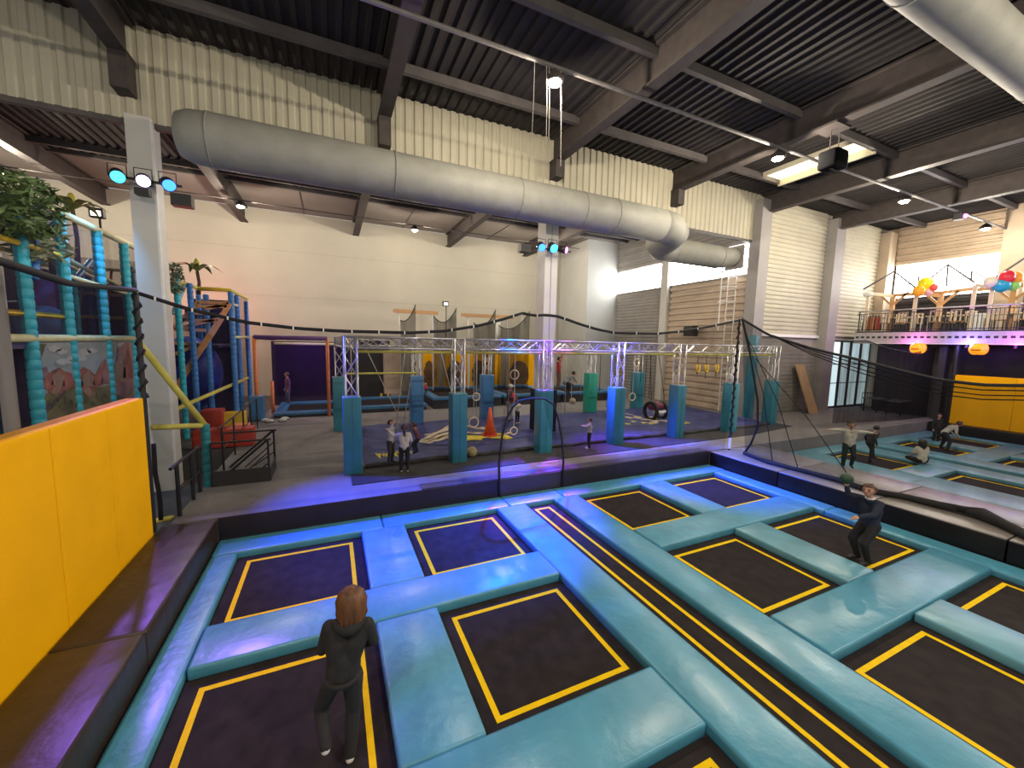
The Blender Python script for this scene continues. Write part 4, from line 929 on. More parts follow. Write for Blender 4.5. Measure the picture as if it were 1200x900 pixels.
for k in range(7):
    MB().tube([(XP-.6-.25*k, 8.6, 3.9+.25*k), (XP-.6-.25*k, 11.2, 4.2+.2*k)], .018, 5).build('cross_rope', rope_lt, pg)
# painted mural: one flat print on a board below the deck
mu = thing('mural_board', 'painted mural board of red rocks, palms and pale sky below the play deck', 'mural', (XP+.02, 11.7, .0))
MB().box(XP+.0, XP+.03, 9.85, 13.5, .02, 3.62).build('board', mat('mural_sky', (.15, .22, .25), .8, col2=(.36, .37, .38), scale=.8, stretch=(1, .5, 1.6)), mu)
XM = XP+.036
def mpoly(pts, m, lift, name='painted_shape'):
    P = [PX(px, py, XM+lift) for px, py in pts]
    P = [Vector((p.x, min(13.5, max(9.85, p.y)), min(3.6, max(.03, p.z)))) for p in P]
    n = len(P); return MB().add(P+[p-Vector((.004, 0, 0)) for p in P], [tuple(range(n)), tuple(range(2*n-1, n-1, -1))]).build(name, m, mu)
m_grass = mat('mural_olive', (.145, .125, .055), .8, var=.4, scale=2.2)
m_rock = mat('mural_red_rock', (.26, .085, .06), .8, var=.5, scale=3)
m_rock2 = mat('mural_pale_rock', (.28, .17, .12), .8, var=.3, scale=3)
m_leaf = mat('mural_leaf', (.10, .11, .045), .8, var=.5, scale=5)
m_trunk = mat('mural_trunk', (.26, .16, .12), .8, var=.2, scale=4)
m_pink = mat('mural_pink_rock', (.27, .14, .14), .8, var=.3, scale=2)
m_dusk = mat('mural_dusk', (.075, .05, .055), .8, var=.5, scale=3)
mpoly([(35, 470), (60, 455), (85, 452), (110, 455), (135, 450), (156, 440), (157, 480), (120, 520), (38, 560)], m_grass, .0)
mpoly([(53, 452), (56, 440), (62, 434), (70, 431), (76, 435), (84, 437), (86, 445), (80, 455), (72, 462), (60, 462)], m_rock, .004)
mpoly([(86, 447), (90, 436), (98, 430), (106, 434), (112, 440), (118, 428), (124, 420), (126, 438), (118, 450), (110, 458), (98, 458)], m_rock, .004)
mpoly([(60, 460), (70, 446), (75, 450), (66, 464)], m_rock2, .008)
mpoly([(92, 452), (98, 446), (112, 462), (104, 466)], m_rock2, .008)
mpoly([(134, 440), (138, 410), (146, 398), (157, 396), (157, 470), (136, 462)], m_pink, .004)
mpoly([(28, 398), (54, 398), (50, 415), (44, 425), (36, 422), (30, 412)], m_leaf, .006)
mpoly([(36, 424), (42, 424), (48, 488), (40, 492)], m_trunk, .008)
mpoly([(44, 480), (56, 474), (70, 464), (76, 457), (78, 460), (62, 478), (50, 486), (46, 490)], m_dusk, .008)
mpoly([(47, 432), (55, 430), (58, 440), (54, 456), (46, 452)], mat('mural_mauve', (.17, .10, .13), .8, var=.4, scale=6), .007)
m_cl = mat('mural_cloud', (.40, .40, .41), .8, var=.1)
for (cx, cy, rx, ry) in ((64, 409, 8, 3.5), (72, 412, 7, 3), (98, 413, 9, 4), (108, 411, 6, 3), (90, 420, 12, 4), (75, 424, 10, 3.5), (142, 404, 5, 4)):
    mpoly([(cx+rx*math.cos(k*math.pi/6), cy+ry*math.sin(k*math.pi/6)*(1+.25*math.sin(k*2.3))) for k in range(12)], m_cl, .003)
for (cx, cy, w, hh_, m) in ((57, 452, 6, 16, m_rock), (68, 448, 8, 16, m_rock2), (80, 450, 7, 12, m_rock), (92, 452, 6, 14, m_rock), (103, 449, 8, 16, m_rock2), (115, 448, 6, 15, m_rock), (124, 446, 5, 24, m_pink), (140, 444, 8, 30, m_rock2), (150, 440, 6, 36, m_rock)):
    mpoly([(cx-w, cy+3), (cx-w*.7, cy-hh_*.5), (cx-w*.2, cy-hh_*.75), (cx+w*.1, cy-hh_), (cx+w*.4, cy-hh_*.7), (cx+w*.9, cy-hh_*.4), (cx+w, cy+4)], m, .010)
for k in range(16):
    cx, cy = 60+k*6.2, 470-k*.6+(k % 3)*4; mpoly([(cx-3, cy+2), (cx-1, cy-3), (cx+1, cy-2), (cx+3, cy+2)], m_leaf, .012)
for k in range(9):
    a = k*.7; mpoly([(42, 404), (42+13*math.cos(a), 404+9*math.sin(a)), (42+11*math.cos(a+.35), 404+9*math.sin(a+.35))], m_leaf, .013)
# yellow props in front of the column
yp = thing('play_entrance_frame', 'yellow and teal padded pole frame beside the white column', 'frame', (-2.55, 10.3, -.03))
tb = PZ(243, 572, FZ)
fpost(-2.52, 10.35, -.03, FZ+1.38, mat('teal_foam_dark', (.02, .26, .28), .5), .085, yp)
A_ = Vector((-2.52, 10.35, FZ+1.35))
B_ = PX(163, 402, -3.45); frail(A_, B_, yel_paint, .06, yp, 'slanted_pole')
frail(A_, PX(178, 501, -3.2), yel_paint, .055, yp, 'cross_pole')
C_ = PY(205, 480, 13.2); D_ = PY(290, 443, 19.0); frail(C_, D_, yel_paint, .06, yp, 'long_pole')
frail((-2.75, 9.0, .42), (-3.6, 9.0, .36), yel_paint, .05, yp, 'low_pole')
# second play tower behind the column
pt = thing('play_tower', 'blue posted play tower with yellow top rail and pink climbing ramp', 'play structure', (-4.3, 18.6, 0))
YP2 = 17.2
tw = []
for (px, py, y) in ((206, 320, 15.6), (222, 332, 16.6), (241, 345, YP2), (270, 342, YP2), (277, 346, 18.4), (288, 353, 20.0), (232, 340, 19.5)):
    c = PY(px, py, y); fpost(c.x, y, .0, c.z, blue_foam if px > 215 else teal_foam, .085, pt); tw.append(c)
def seg(a, b, m, r=.06, n_='rail'): frail(a, b, m, r, pt, n_)
seg(PY(200, 332, 15.6), PY(217, 332, 16.6), yel_paint); seg(PY(217, 332, 16.6), PY(231, 338, YP2), yel_paint); seg(PY(231, 338, YP2), PY(269, 340, YP2), yel_gold, .07); seg(PY(269, 340, YP2), PY(289, 350, 20.0), yel_paint)
seg(PY(270, 356, YP2), PY(278, 358, 18.4), yel_pale, .05); seg(PY(272, 395, YP2), PY(291, 395, 20.0), yel_pale, .05)
seg(PY(217, 332, 16.6), PY(203, 368, 16.0), mat('pale_blue_foam', (.25, .45, .6), .6), .06, 'brace')
MB().quad(PY(203, 370, YP2+.2), PY(270, 362, YP2+.2), PY(272, 500, YP2+.2), PY(205, 500, YP2+.2)).build('net_panel', net_play, pt)
x0, x1 = PY(203, 400, 18).x, PY(290, 400, 20).x
MB().box(x0, x1-.6, 20.2, 20.3, 0, 5.3).build('back_panel', mat('tower_back', (.045, .035, .10), .8, var=.6, scale=1.0), pt)
MB().box(x0+.1, x1-.5, 17.6, 20.2, 3.4, 3.5).build('deck', MATS['play_deck'], pt)
c = PY(222, 437, 18.5); MB().ball(c, 1.15, 18, 12, sx=.9, sz=1.2).build('slide_bulge', mat('slide_blue', (.02, .045, .42), .4, var=.4, scale=1.5), pt, smooth=True)
MB().quad(PY(271, 345, 18.3), PY(290, 352, 20.0), PY(291, 470, 20.0), PY(273, 480, 18.3)).build('net_panel', net_play, pt)
# pink and orange timber climbing ramp
ra = thing('climbing_ramp', 'sloping pink and orange timber ladder ramp on the play tower', 'ramp', (-4.5, 16.8, .5))
def rbar(a, b, m, w=.12): MB().bar(PY(*a, 16.7), PY(*b, 16.7), .06, w).build('slat', m, ra)
rbar((269, 355), (262, 368), wood_or, .16); rbar((262, 368), (247, 392), wood_pk, .18); rbar((247, 392), (228, 420), wood_or, .18); rbar((228, 420), (206, 455), wood_or, .16)
rbar((232, 354), (226, 361), wood_or); rbar((226, 362), (204, 385), wood_pk, .14)
for (a, b, m) in (((231, 354), (268, 355), wood_or), ((230, 359), (266, 359), wood_or), ((241, 362), (264, 357), wood_or), ((221, 367), (245, 367), wood_pk), ((213, 375), (252, 376), wood_pk), ((207, 385), (255, 374), wood_pk), ((204, 386), (241, 387), wood_pk), ((204, 402), (235, 404), wood_or), ((205, 415), (233, 403), wood_or)): rbar(a, b, m, .10)
# foam blocks
def block(px, py, s, m, label, y=None):
    c = PZ(px, py, FZ); MB().box(c.x-s[0]/2, c.x+s[0]/2, c.y, c.y+s[1], FZ, FZ+s[2]).build('foam_block', m, label=label, cat='block', bevel=.04, smooth=None)
block(262, 525, (1.5, .5, .55), red_foam, 'long low red foam block beside the railing')
block(249, 508, (.6, .5, .8), red_foam, 'tall red foam block behind the railing')
block(274, 505, (.7, .4, .65), yel_gold, 'yellow foam block behind the red blocks')
block(281, 516, (.5, .4, .5), orange_p, 'small orange foam block beside the yellow one')
# shoes on the carpet by the cage
for (px, py) in ((311, 494), (316, 495), (331, 494), (334, 492)):
    c = PZ(px, py, FZ); t = thing('shoe', 'pale sports shoe left on the carpet before the orange cage', 'shoe', (c.x, c.y, FZ), 'shoes before the orange cage')
    MB().ball((c.x, c.y, FZ+.06), .15, 10, 6, sy=.45, sz=.45).build('upper', plate_m, t, smooth=True)
    MB().box(c.x-.15, c.x+.15, c.y-.06, c.y+.06, FZ, FZ+.025).build('sole', black_m, t)
# artificial plants
def foliage(c, R, n, sx=1, sz=1, seed=1):
    random.seed(seed); mb = MB(); c = Vector(c)
    for k in range(n):
        d = Vector((rnd(-1,1), rnd(-1,1), rnd(-1,1)))
        if d.length > 1: d.normalize()
        p = c+Vector((d.x*R*sx, d.y*R*sx, d.z*R*sz)); a = Vector((rnd(-1,1), rnd(-1,1), rnd(-.8,.5))).normalized()*rnd(.10, .17); b = a.cross(Vector((rnd(-1,1), rnd(-1,1), rnd(-1,1)))).normalized()*.03
        mb.add([p-a, p+b, p+a, p-b], [(0,1,2,3)])
    return mb
random.seed(5)
c = PX(12, 243, XP+.1); tr = thing('hanging_plant', 'bushy green artificial plant on top of the first teal post', 'plant', (c.x, c.y, PT-.7))
foliage(c+Vector((0, -.2, 0)), .85, 900, .8, .62, 4).build('foliage', leaf_m, tr)['kind'] = 'stuff'
foliage(PX(45, 285, XP+.1), .42, 160, .9, .8, 9).build('trailing_leaves', mat('leaf_pale', (.22, .25, .16), .6, var=.4, scale=9), tr)['kind'] = 'stuff'
MB().tube([(XP, 9.75, PT-.4), c], .03, 6).build('stem', bark_m, tr)
c = PY(203, 320, 15.4); tr = thing('hanging_plant', 'small trailing plant behind the white column', 'plant', (c.x, 15.4, c.z-.5))
foliage(c+Vector((0, 0, -.15)), .4, 170, .6, 1.2, 2).build('foliage', MATS['leaf_pale'], tr)['kind'] = 'stuff'
MB().tube([(c.x-.05, 15.4, c.z-.6), (c.x, 15.4, c.z+.2)], .03, 6).build('stem', bark_m, tr)
def palm(c, foot, label, L=.75, lv=7):
    c = Vector(c); t = thing('artificial_palm', label, 'plant', foot)
    MB().tube([foot, (Vector(foot)+c)/2+Vector((.04, 0, 0)), c], [.07, .05, .05], 8).build('trunk', bark_m, t, smooth=True)
    for k in range(lv):
        a = 2*math.pi*k/lv+.3; d = Vector((math.cos(a), math.sin(a), 0)); n_ = Vector((-d.y, d.x, 0)); l_ = []; r_ = []
        for i in range(7):
            s = i/6; p = c+d*L*s+Vector((0, 0, .32*math.sin(s*2.6)-.15*s)); w = .11*math.sin(math.pi*(s*.9+.08)); l_.append(p+n_*w); r_.append(p-n_*w)
        MB().sheet([l_, r_]).build('leaf', leaf_p, t, smooth=True)
    MB().ball(c+Vector((0, 0, .25)), .1, 8, 6, sz=2).build('bud', yel_paint, t, smooth=True)
c = PY(231, 318, 17.6); palm(c, (c.x, 17.6, PY(231, 345, 17.6).z), 'artificial palm with drooping leaves above the play tower')
c = PX(85, 246, -6.3); palm(c, (-6.3, c.y, 5.6), 'artificial palm half hidden behind the playground rail')

# ================================================================== UPSTAIRS GALLERY
XG = 26.05
mz = thing('gallery_floor', 'upstairs gallery deck on a white perforated steel edge beam', 'gallery', (27.8, 5, 4.2), kind='structure')
MB().box(26.0, XE-.0, -2, YF-.5, 4.66, 4.78).build('slab', wall_dark, mz)
eb = MB().box(25.98, 26.08, -2, YF-.5, 4.18, 4.72).build('edge_beam', mat('gallery_beam_paint', (.36, .35, .33), .5), mz)
for k in range(44):
    y = 1.6+k*.235; MB().box(25.965, 25.982, y, y+.13, 4.42, 4.52).build('beam_hole', black_m, eb)
MB().box(25.9, 26.1, -2, YF-.5, 4.14, 4.18).build('lower_flange', col_white, mz)
for y in (3.6, 8.4): MB().box(26.4, 26.65, y, y+.25, FZ, 4.2).build('support_column', wall_dark, mz)
MB().box(27.0, 27.1, -2, 11.2, FZ, 4.2).build('partition', wall_dark, mz)
for (yy, colr, e) in ((9.4, (.85, .12, .8), 40), (7.6, (.2, .12, 1.0), 75), (6.2, (.65, .08, .9), 45), (4.9, (.2, .12, 1.0), 75)):
    f_ = thing('beam_uplight', 'small purple lit spotlight below the gallery edge', 'stage light', (25.7, yy, 3.98), 'purple spotlights below the gallery')
    MB().tube([(25.7, yy, 3.98), (25.72, yy, 4.1)], .05, 8).build('housing', black_m, f_); MB().tube([(25.72, yy, 4.06), (25.98, yy, 4.16)], .012, 5).build('arm', black_m, f_)
    lamp_light('beam_glow', (25.62, yy, 4.2), e, colr, .05)
gr = thing('gallery_railing', 'black gallery railing with silver handrail above the perforated beam', 'railing', (XG, 6, 4.78))
MB().tube([(XG, -1, 5.84), (XG, YF-.5, 5.84)], .035, 8).build('handrail', alu, gr, smooth=True)
MB().tube([(XG, -1, 4.86), (XG, YF-.5, 4.86)], .02, 6).build('bottom_rail', black_m, gr)
MB().tube([(XG, -1, 5.70), (XG, YF-.5, 5.70)], .018, 6).build('upper_rail', black_m, gr)
b0 = None
for k in range(74):
    y = 2.6+k*.125
    if b0 is None: b0 = MB().tube([(XG, y, 4.78), (XG, y, 5.72)], .012, 5).build('baluster', black_m, gr); y_0 = y
    else:
        b = b0.copy(); COL.objects.link(b); b.parent = gr; b.location.y += y-y_0
for y in (2.8, 4.7, 6.6, 8.5, 10.4, 11.8): MB().tube([(XG, y, 4.78), (XG, y, 5.84)], .028, 6).build('rail_post', black_m, gr)
# pergola: white and pine posts, pine beams, grey steel gable frames
pe = thing('gallery_pergola', 'pine and white pergola with grey steel gable frames on the gallery', 'pergola', (27, 7, 4.78))
def gp(px, py, x=26.5): return PX(px, py, x)
for (px, py, m) in ((1018, 346, wood_bl), (1074, 344, wood_bl), (1143, 334, wood_bl), (1163, 338, wood_bl)):
    c = gp(px, py); MB().box(26.44, 26.56, c.y-.06, c.y+.06, 4.78, c.z).build('post', m, pe)
for (px, py) in ((1047, 346), (1103, 345), (1189, 338)):
    c = gp(px, py, 27.6); MB().box(27.52, 27.68, c.y-.09, c.y+.09, 4.78, c.z).build('post', wood_lt, pe)
    for s in (-1, 1): MB().bar((27.6, c.y, c.z-.55), (27.6, c.y+s*.6, c.z+.1), .1).build('brace', wood_lt, pe)
for (a, b, xa, xb, m) in (((1018, 344), (1047, 347), 26.5, 27.6, wood_bl), ((1047, 346), (1103, 343), 27.6, 27.6, wood_lt), ((1103, 343), (1143, 338), 27.6, 27.6, wood_lt), ((1143, 334), (1163, 337), 26.5, 26.5, wood_bl), ((1143, 340), (1200, 334), 27.6, 27.6, wood_lt), ((1074, 343), (1103, 347), 26.5, 27.6, wood_lt)):
    MB().bar(gp(*a, xa), gp(*b, xb), .10, .16).build('beam', m, pe)
for poly in (((1012, 339), (1048, 318), (1074, 338)), ((1062, 336), (1077, 324), (1090, 332)), ((1085, 330), (1111, 310), (1142, 331)), ((1120, 331), (1139, 318), (1160, 328)), ((1165, 326), (1200, 303), (1230, 285))):
    x = 26.8 if poly[0][0] in (1012, 1085, 1165) else 28.6
    MB().tube([gp(px, py, x) for px, py in poly], .045 if x < 28 else .035, 6).build('gable_bar', mat('gable_steel', (.10, .10, .105), .6), pe)
for (a, b) in (((1111, 311), (1109, 336)), ((1077, 324), (1076, 338)), ((1139, 318), (1138, 330))): MB().tube([gp(*a, 26.8), gp(*b, 26.8)], .035, 6).build('king_post', MATS['gable_steel'], pe)
c = gp(1018, 345); MB().ball((26.45, c.y, c.z), .22, 12, 8, sz=.7).build('white_bow', plate_m, pe, smooth=True)
# balloons
def balloon(px, py, r, col, nm, l):
    c = PX(px, py, 26.1+.28*(int(px) % 3)); t = thing('balloon', l, 'balloon', (c.x, c.y, c.z-r))
    MB().ball(c, r, 16, 10, sz=1.12).build('skin', mat('balloon_'+nm, col, .3, var=.03), t, smooth=True); bs = COL.objects[-1]
    MB().tube([(c.x, c.y, c.z-r*1.1), (c.x, c.y, c.z-r*1.22)], [.02, .05], 6).build('knot', MATS['balloon_'+nm], bs)
balloon(1085, 333, .30, (.85, .72, .01), 'yellow', 'bright yellow balloon tied on the pergola'); balloon(1077, 341, .24, (.85, .40, .02), 'orange', 'orange balloon below the bright yellow one')
balloon(1094, 337, .17, (.75, .10, .08), 'coral', 'small coral balloon behind the yellow one'); balloon(1088, 342, .17, (.80, .52, .55), 'pink', 'pale pink balloon beside the orange one')
balloon(1180, 325, .26, (.72, .03, .06), 'red', 'red balloon in the bunch with the blue one'); balloon(1174, 334, .28, (.02, .36, .62), 'blue', 'blue balloon in the bunch on the pergola')
balloon(1190, 326, .24, (.82, .35, .04), 'amber', 'amber balloon beside the red one'); balloon(1187, 334, .22, (.25, .62, .12), 'green', 'green balloon beside the blue one'); balloon(1161, 330, .22, (.78, .72, .62), 'cream', 'cream balloon beside the blue one')
# tables and chairs on the gallery
def gallery_table(px, label, x=27.4, L=1.5):
    c = gp(px, 378, x); y = c.y; z = 4.78
    t = thing('gallery_table', label, 'table', (x, y, z), 'gallery tables')
    MB().box(x-.35, x+.35, y-L/2, y+L/2, z+.72, z+.77).build('table_top', wood_bl, t)
    for sx in (-.3, .3):
        for sy in (-L/2+.08, L/2-.08): MB().tube([(x+sx, y+sy, z), (x+sx, y+sy, z+.72)], .025, 6).build('leg', plate_m, t)
    for k in range(2):
        for s in (-1, 1):
            yy = y-L/2+.4+k*.7; xx = x+s*.62
            ch = thing('gallery_chair', 'light slat backed chair at the gallery table %s' % label.split(' table ')[1], 'chair', (xx, yy, z), 'gallery chairs')
            MB().box(xx-.2, xx+.2, yy-.2, yy+.2, z+.43, z+.47).build('seat', wood_lt, ch)
            for (a, b) in ((-.17, -.17), (.17, -.17), (-.17, .17), (.17, .17)): MB().tube([(xx+a, yy+b, z), (xx+a, yy+b, z+.44)], .018, 5).build('leg', black_m, ch)
            for q_ in (-.16, 0, .16): MB().box(xx+s*.18-.012, xx+s*.18+.012, yy+q_-.03, yy+q_+.03, z+.47, z+.92).build('back_slat', wood_bl, ch)
            MB().box(xx+s*.18-.015, xx+s*.18+.015, yy-.2, yy+.2, z+.92, z+.99).build('top_slat', wood_bl, ch)
gallery_table(1056, 'pale pine table behind the coat rack', 27.3); gallery_table(1114, 'pale pine table below the yellow balloon', 27.3, 1.6); gallery_table(1192, 'pale pine table below the red balloon', 27.3, 1.5)
c = gp(1147, 372, 26.7); MB().box(26.5, 26.9, c.y-.22, c.y+.22, 4.78, 5.55).build('side_cabinet', plate_m, label='small white cabinet behind the railing below the balloons', cat='cabinet', bevel=.02)
# coat rack
ck = thing('coat_rack', 'black coat rack at the gallery end by the wall', 'rack', (27, 11.4, 4.78))
ya, yb_ = gp(984, 380, 26.6).y, gp(1032, 380, 26.6).y
yb_ = min(yb_, ya-.6); ya = min(ya, 11.85)
MB().tube([(26.6, ya, 5.62), (26.6, yb_, 5.62)], .02, 6).build('bar', black_m, ck)
for y in (ya, yb_): MB().tube([(26.6, y, 4.78), (26.6, y, 5.62)], .02, 6).build('leg', black_m, ck)
cols = [(.02, .02, .025), (.25, .03, .04), (.03, .03, .04), (.30, .10, .05), (.18, .05, .05), (.4, .14, .07), (.5, .26, .06), (.03, .02, .02), (.42, .08, .06), (.4, .06, .04), (.28, .05, .05)]
n_ = ['black', 'maroon', 'charcoal', 'rust', 'wine', 'terracotta', 'ochre', 'dark brown', 'coral red', 'scarlet', 'brick red']
for k, cc in enumerate(cols):
    y = ya+(yb_-ya)*(k+.5)/len(cols); w = abs(ya-yb_)/len(cols)*.45
    MB().tube([(26.6, y, 5.58), (26.6, y, 5.45), (26.6, y, 4.95), (26.6, y, 4.86)], [.04, w*.8+.03, w+.06, w+.05], 8).build('hanging_coat', mat('coat_%d' % k, cc, .8), label='%s coat hanging on the gallery rack' % n_[k], cat='coat', smooth=True)
# pumpkin lanterns below the gallery
for (px, py, l) in ((1076, 408, 'glowing orange pumpkin lantern hanging below the gallery beside the sagging net'), (1147, 409, 'glowing orange pumpkin lantern hanging above the far yellow wall')):
    c = PX(px, py, 25.7); t = thing('pumpkin_lantern', l, 'lantern', (c.x, c.y, c.z-.2))
    mb = MB()
    for k in range(7):
        a = 2*math.pi*k/7; mb.ball((c.x+.13*math.cos(a), c.y+.13*math.sin(a), c.z), .17, 10, 7, sz=1.5)
    mb.build('shell', pumpkin_m, t, smooth=True)
    MB().tube([(c.x, c.y, c.z+.14), (c.x, c.y, 4.16)], .01, 5).build('string', rope_blk, t)
    MB().box(c.x-.33, c.x-.30, c.y-.14, c.y+.14, c.z-.07, c.z-.02).build('mouth', mat('lantern_dark', (.25, .06, .0), .7), t)
lamp_light('lantern_glow', PX(1076, 416, 25.3), 6, (1, .4, .05), .1)
# fence and benches under the gallery
fa, fb_ = PZ(1000, 478, FZ), PZ(1108, 486, FZ)
fn = thing('low_fence', 'low black baluster fence before the glazed doors', 'fence', fa)
fa.y = min(fa.y, 11.6)
nf = 30
for z in (.12, .92): MB().tube([fa+Vector((0, 0, z)), fb_+Vector((0, 0, z))], .025, 6).build('rail', black_m, fn)
for k in range(nf+1):
    p = fa.lerp(fb_, k/nf); MB().tube([p, p+Vector((0, 0, .92))], .014, 5).build('baluster', black_m, fn)
for (px, py, l) in ((1064, 478, 'dark low table behind the fence'), (1092, 481, 'dark low table beside the far yellow wall')):
    c = PZ(px, py, FZ); c.x = min(c.x, 26.6); t = thing('low_table', l, 'table', c)
    MB().box(c.x-.7, c.x+.7, c.y-.35, c.y+.35, FZ+.68, FZ+.74).build('table_top', mat('table_grey', (.2, .2, .2), .3), t)
    for a in (-.6, .6):
        for b_ in (-.28, .28): MB().box(c.x+a-.03, c.x+a+.03, c.y+b_-.03, c.y+b_+.03, FZ, FZ+.68).build('leg', black_m, t)

# ================================================================== PEOPLE
skin_m = mat('skin', (.52, .27, .18), .55, var=.06, scale=8)
SKIN2 = mat('skin_tan', (.38, .19, .12), .55, var=.06, scale=8)
def cloth(nm, c, b=.25): return mat('cloth_'+nm, c, .85, var=.15, scale=7, bump=b, bscale=9)
hair_br = mat('hair_brown', (.125, .048, .016), .5, var=.5, scale=14, stretch=(1, 1, .2)); hair_dk = mat('hair_dark', (.018, .012, .01), .5, var=.4, scale=14)
hair_au = mat('hair_auburn', (.06, .022, .013), .5, var=.4, scale=14)
STAND = dict(pelvis=(0, 0, .525), chest=(0, .0, .70), neck=(0, .0, .835), head=(0, .012, .925), side=0, face=0,
             eR=(.145, -.01, .64), wR=(.155, .04, .50), eL=(-.145, -.01, .64), wL=(-.155, .04, .50),
             kR=(.065, .015, .285), aR=(.065, -.01, .045), tR=(.075, .095, .022), kL=(-.065, .015, .285), aL=(-.065, -.01, .045), tL=(-.075, .095, .022))
def person(label, loc, rotz, h, pose, cols, hair='short', bulk=1.0, vox=.011, extra=None, fingers=True):
    """cols: skin, top, bottom, shoe, hair materials.  One continuous skin for the body, hair as a child."""
    J = dict(STAND); J.update(pose); V = {k: Vector(v)*h for k, v in J.items() if isinstance(v, tuple)}
    root = thing('person', label, 'person', loc); root.rotation_euler.z = rotz
    S = Vector((math.cos(J['side']), math.sin(J['side']), 0)); Fh = Vector((-math.sin(J['face']), math.cos(J['face']), 0))
    up = (V['neck']-V['pelvis']).normalized()
    S = (S-up*S.dot(up)).normalized(); SH = {'R': V['neck']-up*.045*h+S*.098*h, 'L': V['neck']-up*.045*h-S*.098*h}
    hs = Vector((math.cos(J.get('hip', J['side'])), math.sin(J.get('hip', J['side'])), 0)); HP = {'R': V['pelvis']+hs*.052*h-Vector((0, 0, .02*h)), 'L': V['pelvis']-hs*.052*h-Vector((0, 0, .02*h))}
    segs = []                                                     # p0, r0, p1, r1, material slot
    def sg(a, ra, b, rb, m): segs.append((Vector(a), ra*h, Vector(b), rb*h, m))
    k = bulk
    waist = V['pelvis'].lerp(V['chest'], .5)
    sg(HP['R'], .058, HP['L'], .058, 2)
    sg(V['pelvis'], .066*k, waist, .064*k, 1)
    for s in (1, -1):
        sg(V['pelvis']+S*s*.035*h+up*.02*h, .056*k, waist+S*s*.032*h, .055*k, 1)
        sg(waist+S*s*.032*h, .055*k, V['chest']+S*s*.048*h, .060*k, 1)
        sg(V['chest']+S*s*.048*h, .060*k, SH['R' if s > 0 else 'L']-S*s*.03*h-up*.012*h, .042*k, 1)
    sg(SH['R'], .036*k, SH['L'], .036*k, 1)
    sg(V['neck']-up*.03*h, .034, V['head']-Vector((0, 0, .03*h)), .029, 0)
    hd = V['head']
    sg(hd+Vector((0, 0, .010*h))-Fh*.012*h, .060, hd+Vector((0, 0, .006*h))+Fh*.008*h, .056, 0)
    sg(hd-Vector((0, 0, .018*h))+Fh*.012*h, .046, hd-Vector((0, 0, .042*h))+Fh*.026*h, .028, 0)
    sg(hd+Fh*.060*h+Vector((0, 0, .004*h)), .006, hd+Fh*.072*h-Vector((0, 0, .012*h)), .009, 0)
    Sh = Vector((Fh.y, -Fh.x, 0))
    for s in (1, -1): sg(hd+Sh*s*.058*h+Vector((0, 0, .006*h)), .011, hd+Sh*s*.058*h-Vector((0, 0, .012*h)), .008, 0)
    for q in 'RL':
        e, w, kn, an, to = (V[x+q] for x in ('e', 'w', 'k', 'a', 't'))
        slv = 1 if not J.get('short_sleeve') else 0
        sg(SH[q], .037*k, e, .029*k, 1); sg(e, .029*k, w, .021*(k if slv else 1), slv)
        d = (w-e).normalized(); n1 = d.cross(Vector((0, 0, 1))); n1 = Vector((1, 0, 0)) if n1.length < .05 else n1.normalized(); n2 = d.cross(n1)
        pal = w+d*.038*h
        sg(w+d*.006*h, .017, pal, .019, 0)
        if fingers:
            for i, (o, l) in enumerate(((-.016, .040), (-.006, .047), (.005, .044), (.015, .034))):
                a = pal+n1*o*h+d*.008*h; b = a+d*l*.55*h+n2*.004*h; c = b+d*l*.4*h+n2*.014*h
                sg(a, .0075, b, .0068, 0); sg(b, .0068, c, .0055, 0)
            a = w+d*.018*h-n1*.016*h; b = a+d*.02*h-n1*.016*h; sg(a, .0085, b, .0075, 0); sg(b, .0075, b+d*.018*h+n2*.006*h, .006, 0)
        sg(HP[q], .056*k, kn, .042*k, 2); sg(kn, .042*k, an, .030*k, 2)
        heel = an-Vector((0, 0, .018*h))-(to-an).normalized()*.012*h
        sg(an-Vector((0, 0, .006*h)), .027, heel, .024, 3); sg(heel, .024, to, .022, 3)
    mb = MB()
    for a, ra, b, rb, m in segs:
        mb.ball(a, ra, 12, 8); mb.ball(b, rb, 12, 8)
        if (b-a).length > 1e-4: mb.tube([a, b], [ra, rb], 12)
    me = bpy.data.meshes.new('tmp'); me.from_pydata(mb.v, [], mb.f); tmp = bpy.data.objects.new('tmp', me); COL.objects.link(tmp)
    rm = tmp.modifiers.new('r', 'REMESH'); rm.mode = 'VOXEL'; rm.voxel_size = vox; rm.adaptivity = 0
    sm = tmp.modifiers.new('s', 'SMOOTH'); sm.iterations = 4; sm.factor = .5
    dg = bpy.context.evaluated_depsgraph_get(); body = bpy.data.meshes.new_from_object(tmp.evaluated_get(dg)); bpy.data.objects.remove(tmp)
    body.name = 'body'
    for m in cols[:4]: body.materials.append(m)
    zs = min(v.co.z for v in body.vertices)
    for v in body.vertices: v.co.z -= zs*0
    pre = [(a, b-a, max(1e-9, (b-a).length_squared), ra, rb, m) for a, ra, b, rb, m in segs]
    for p in body.polygons:
        c = p.center; best = 9; bm_ = 0
        for a, d, l2, ra, rb, m in pre:
            t = (c-a).dot(d)/l2; t = 0 if t < 0 else 1 if t > 1 else t
            ds = (c-a-d*t).length-(ra+(rb-ra)*t)
            if ds < best: best = ds; bm_ = m
        p.material_index = bm_; p.use_smooth = True
    bo = bpy.data.objects.new('body', body); COL.objects.link(bo); bo.parent = root
    # everything below is in the person's own frame
    ROOT[root.name] = Vector((0, 0, 0))
    def sub(mbx, name, m, smooth=True): return mbx.build(name, m, root, smooth=smooth)
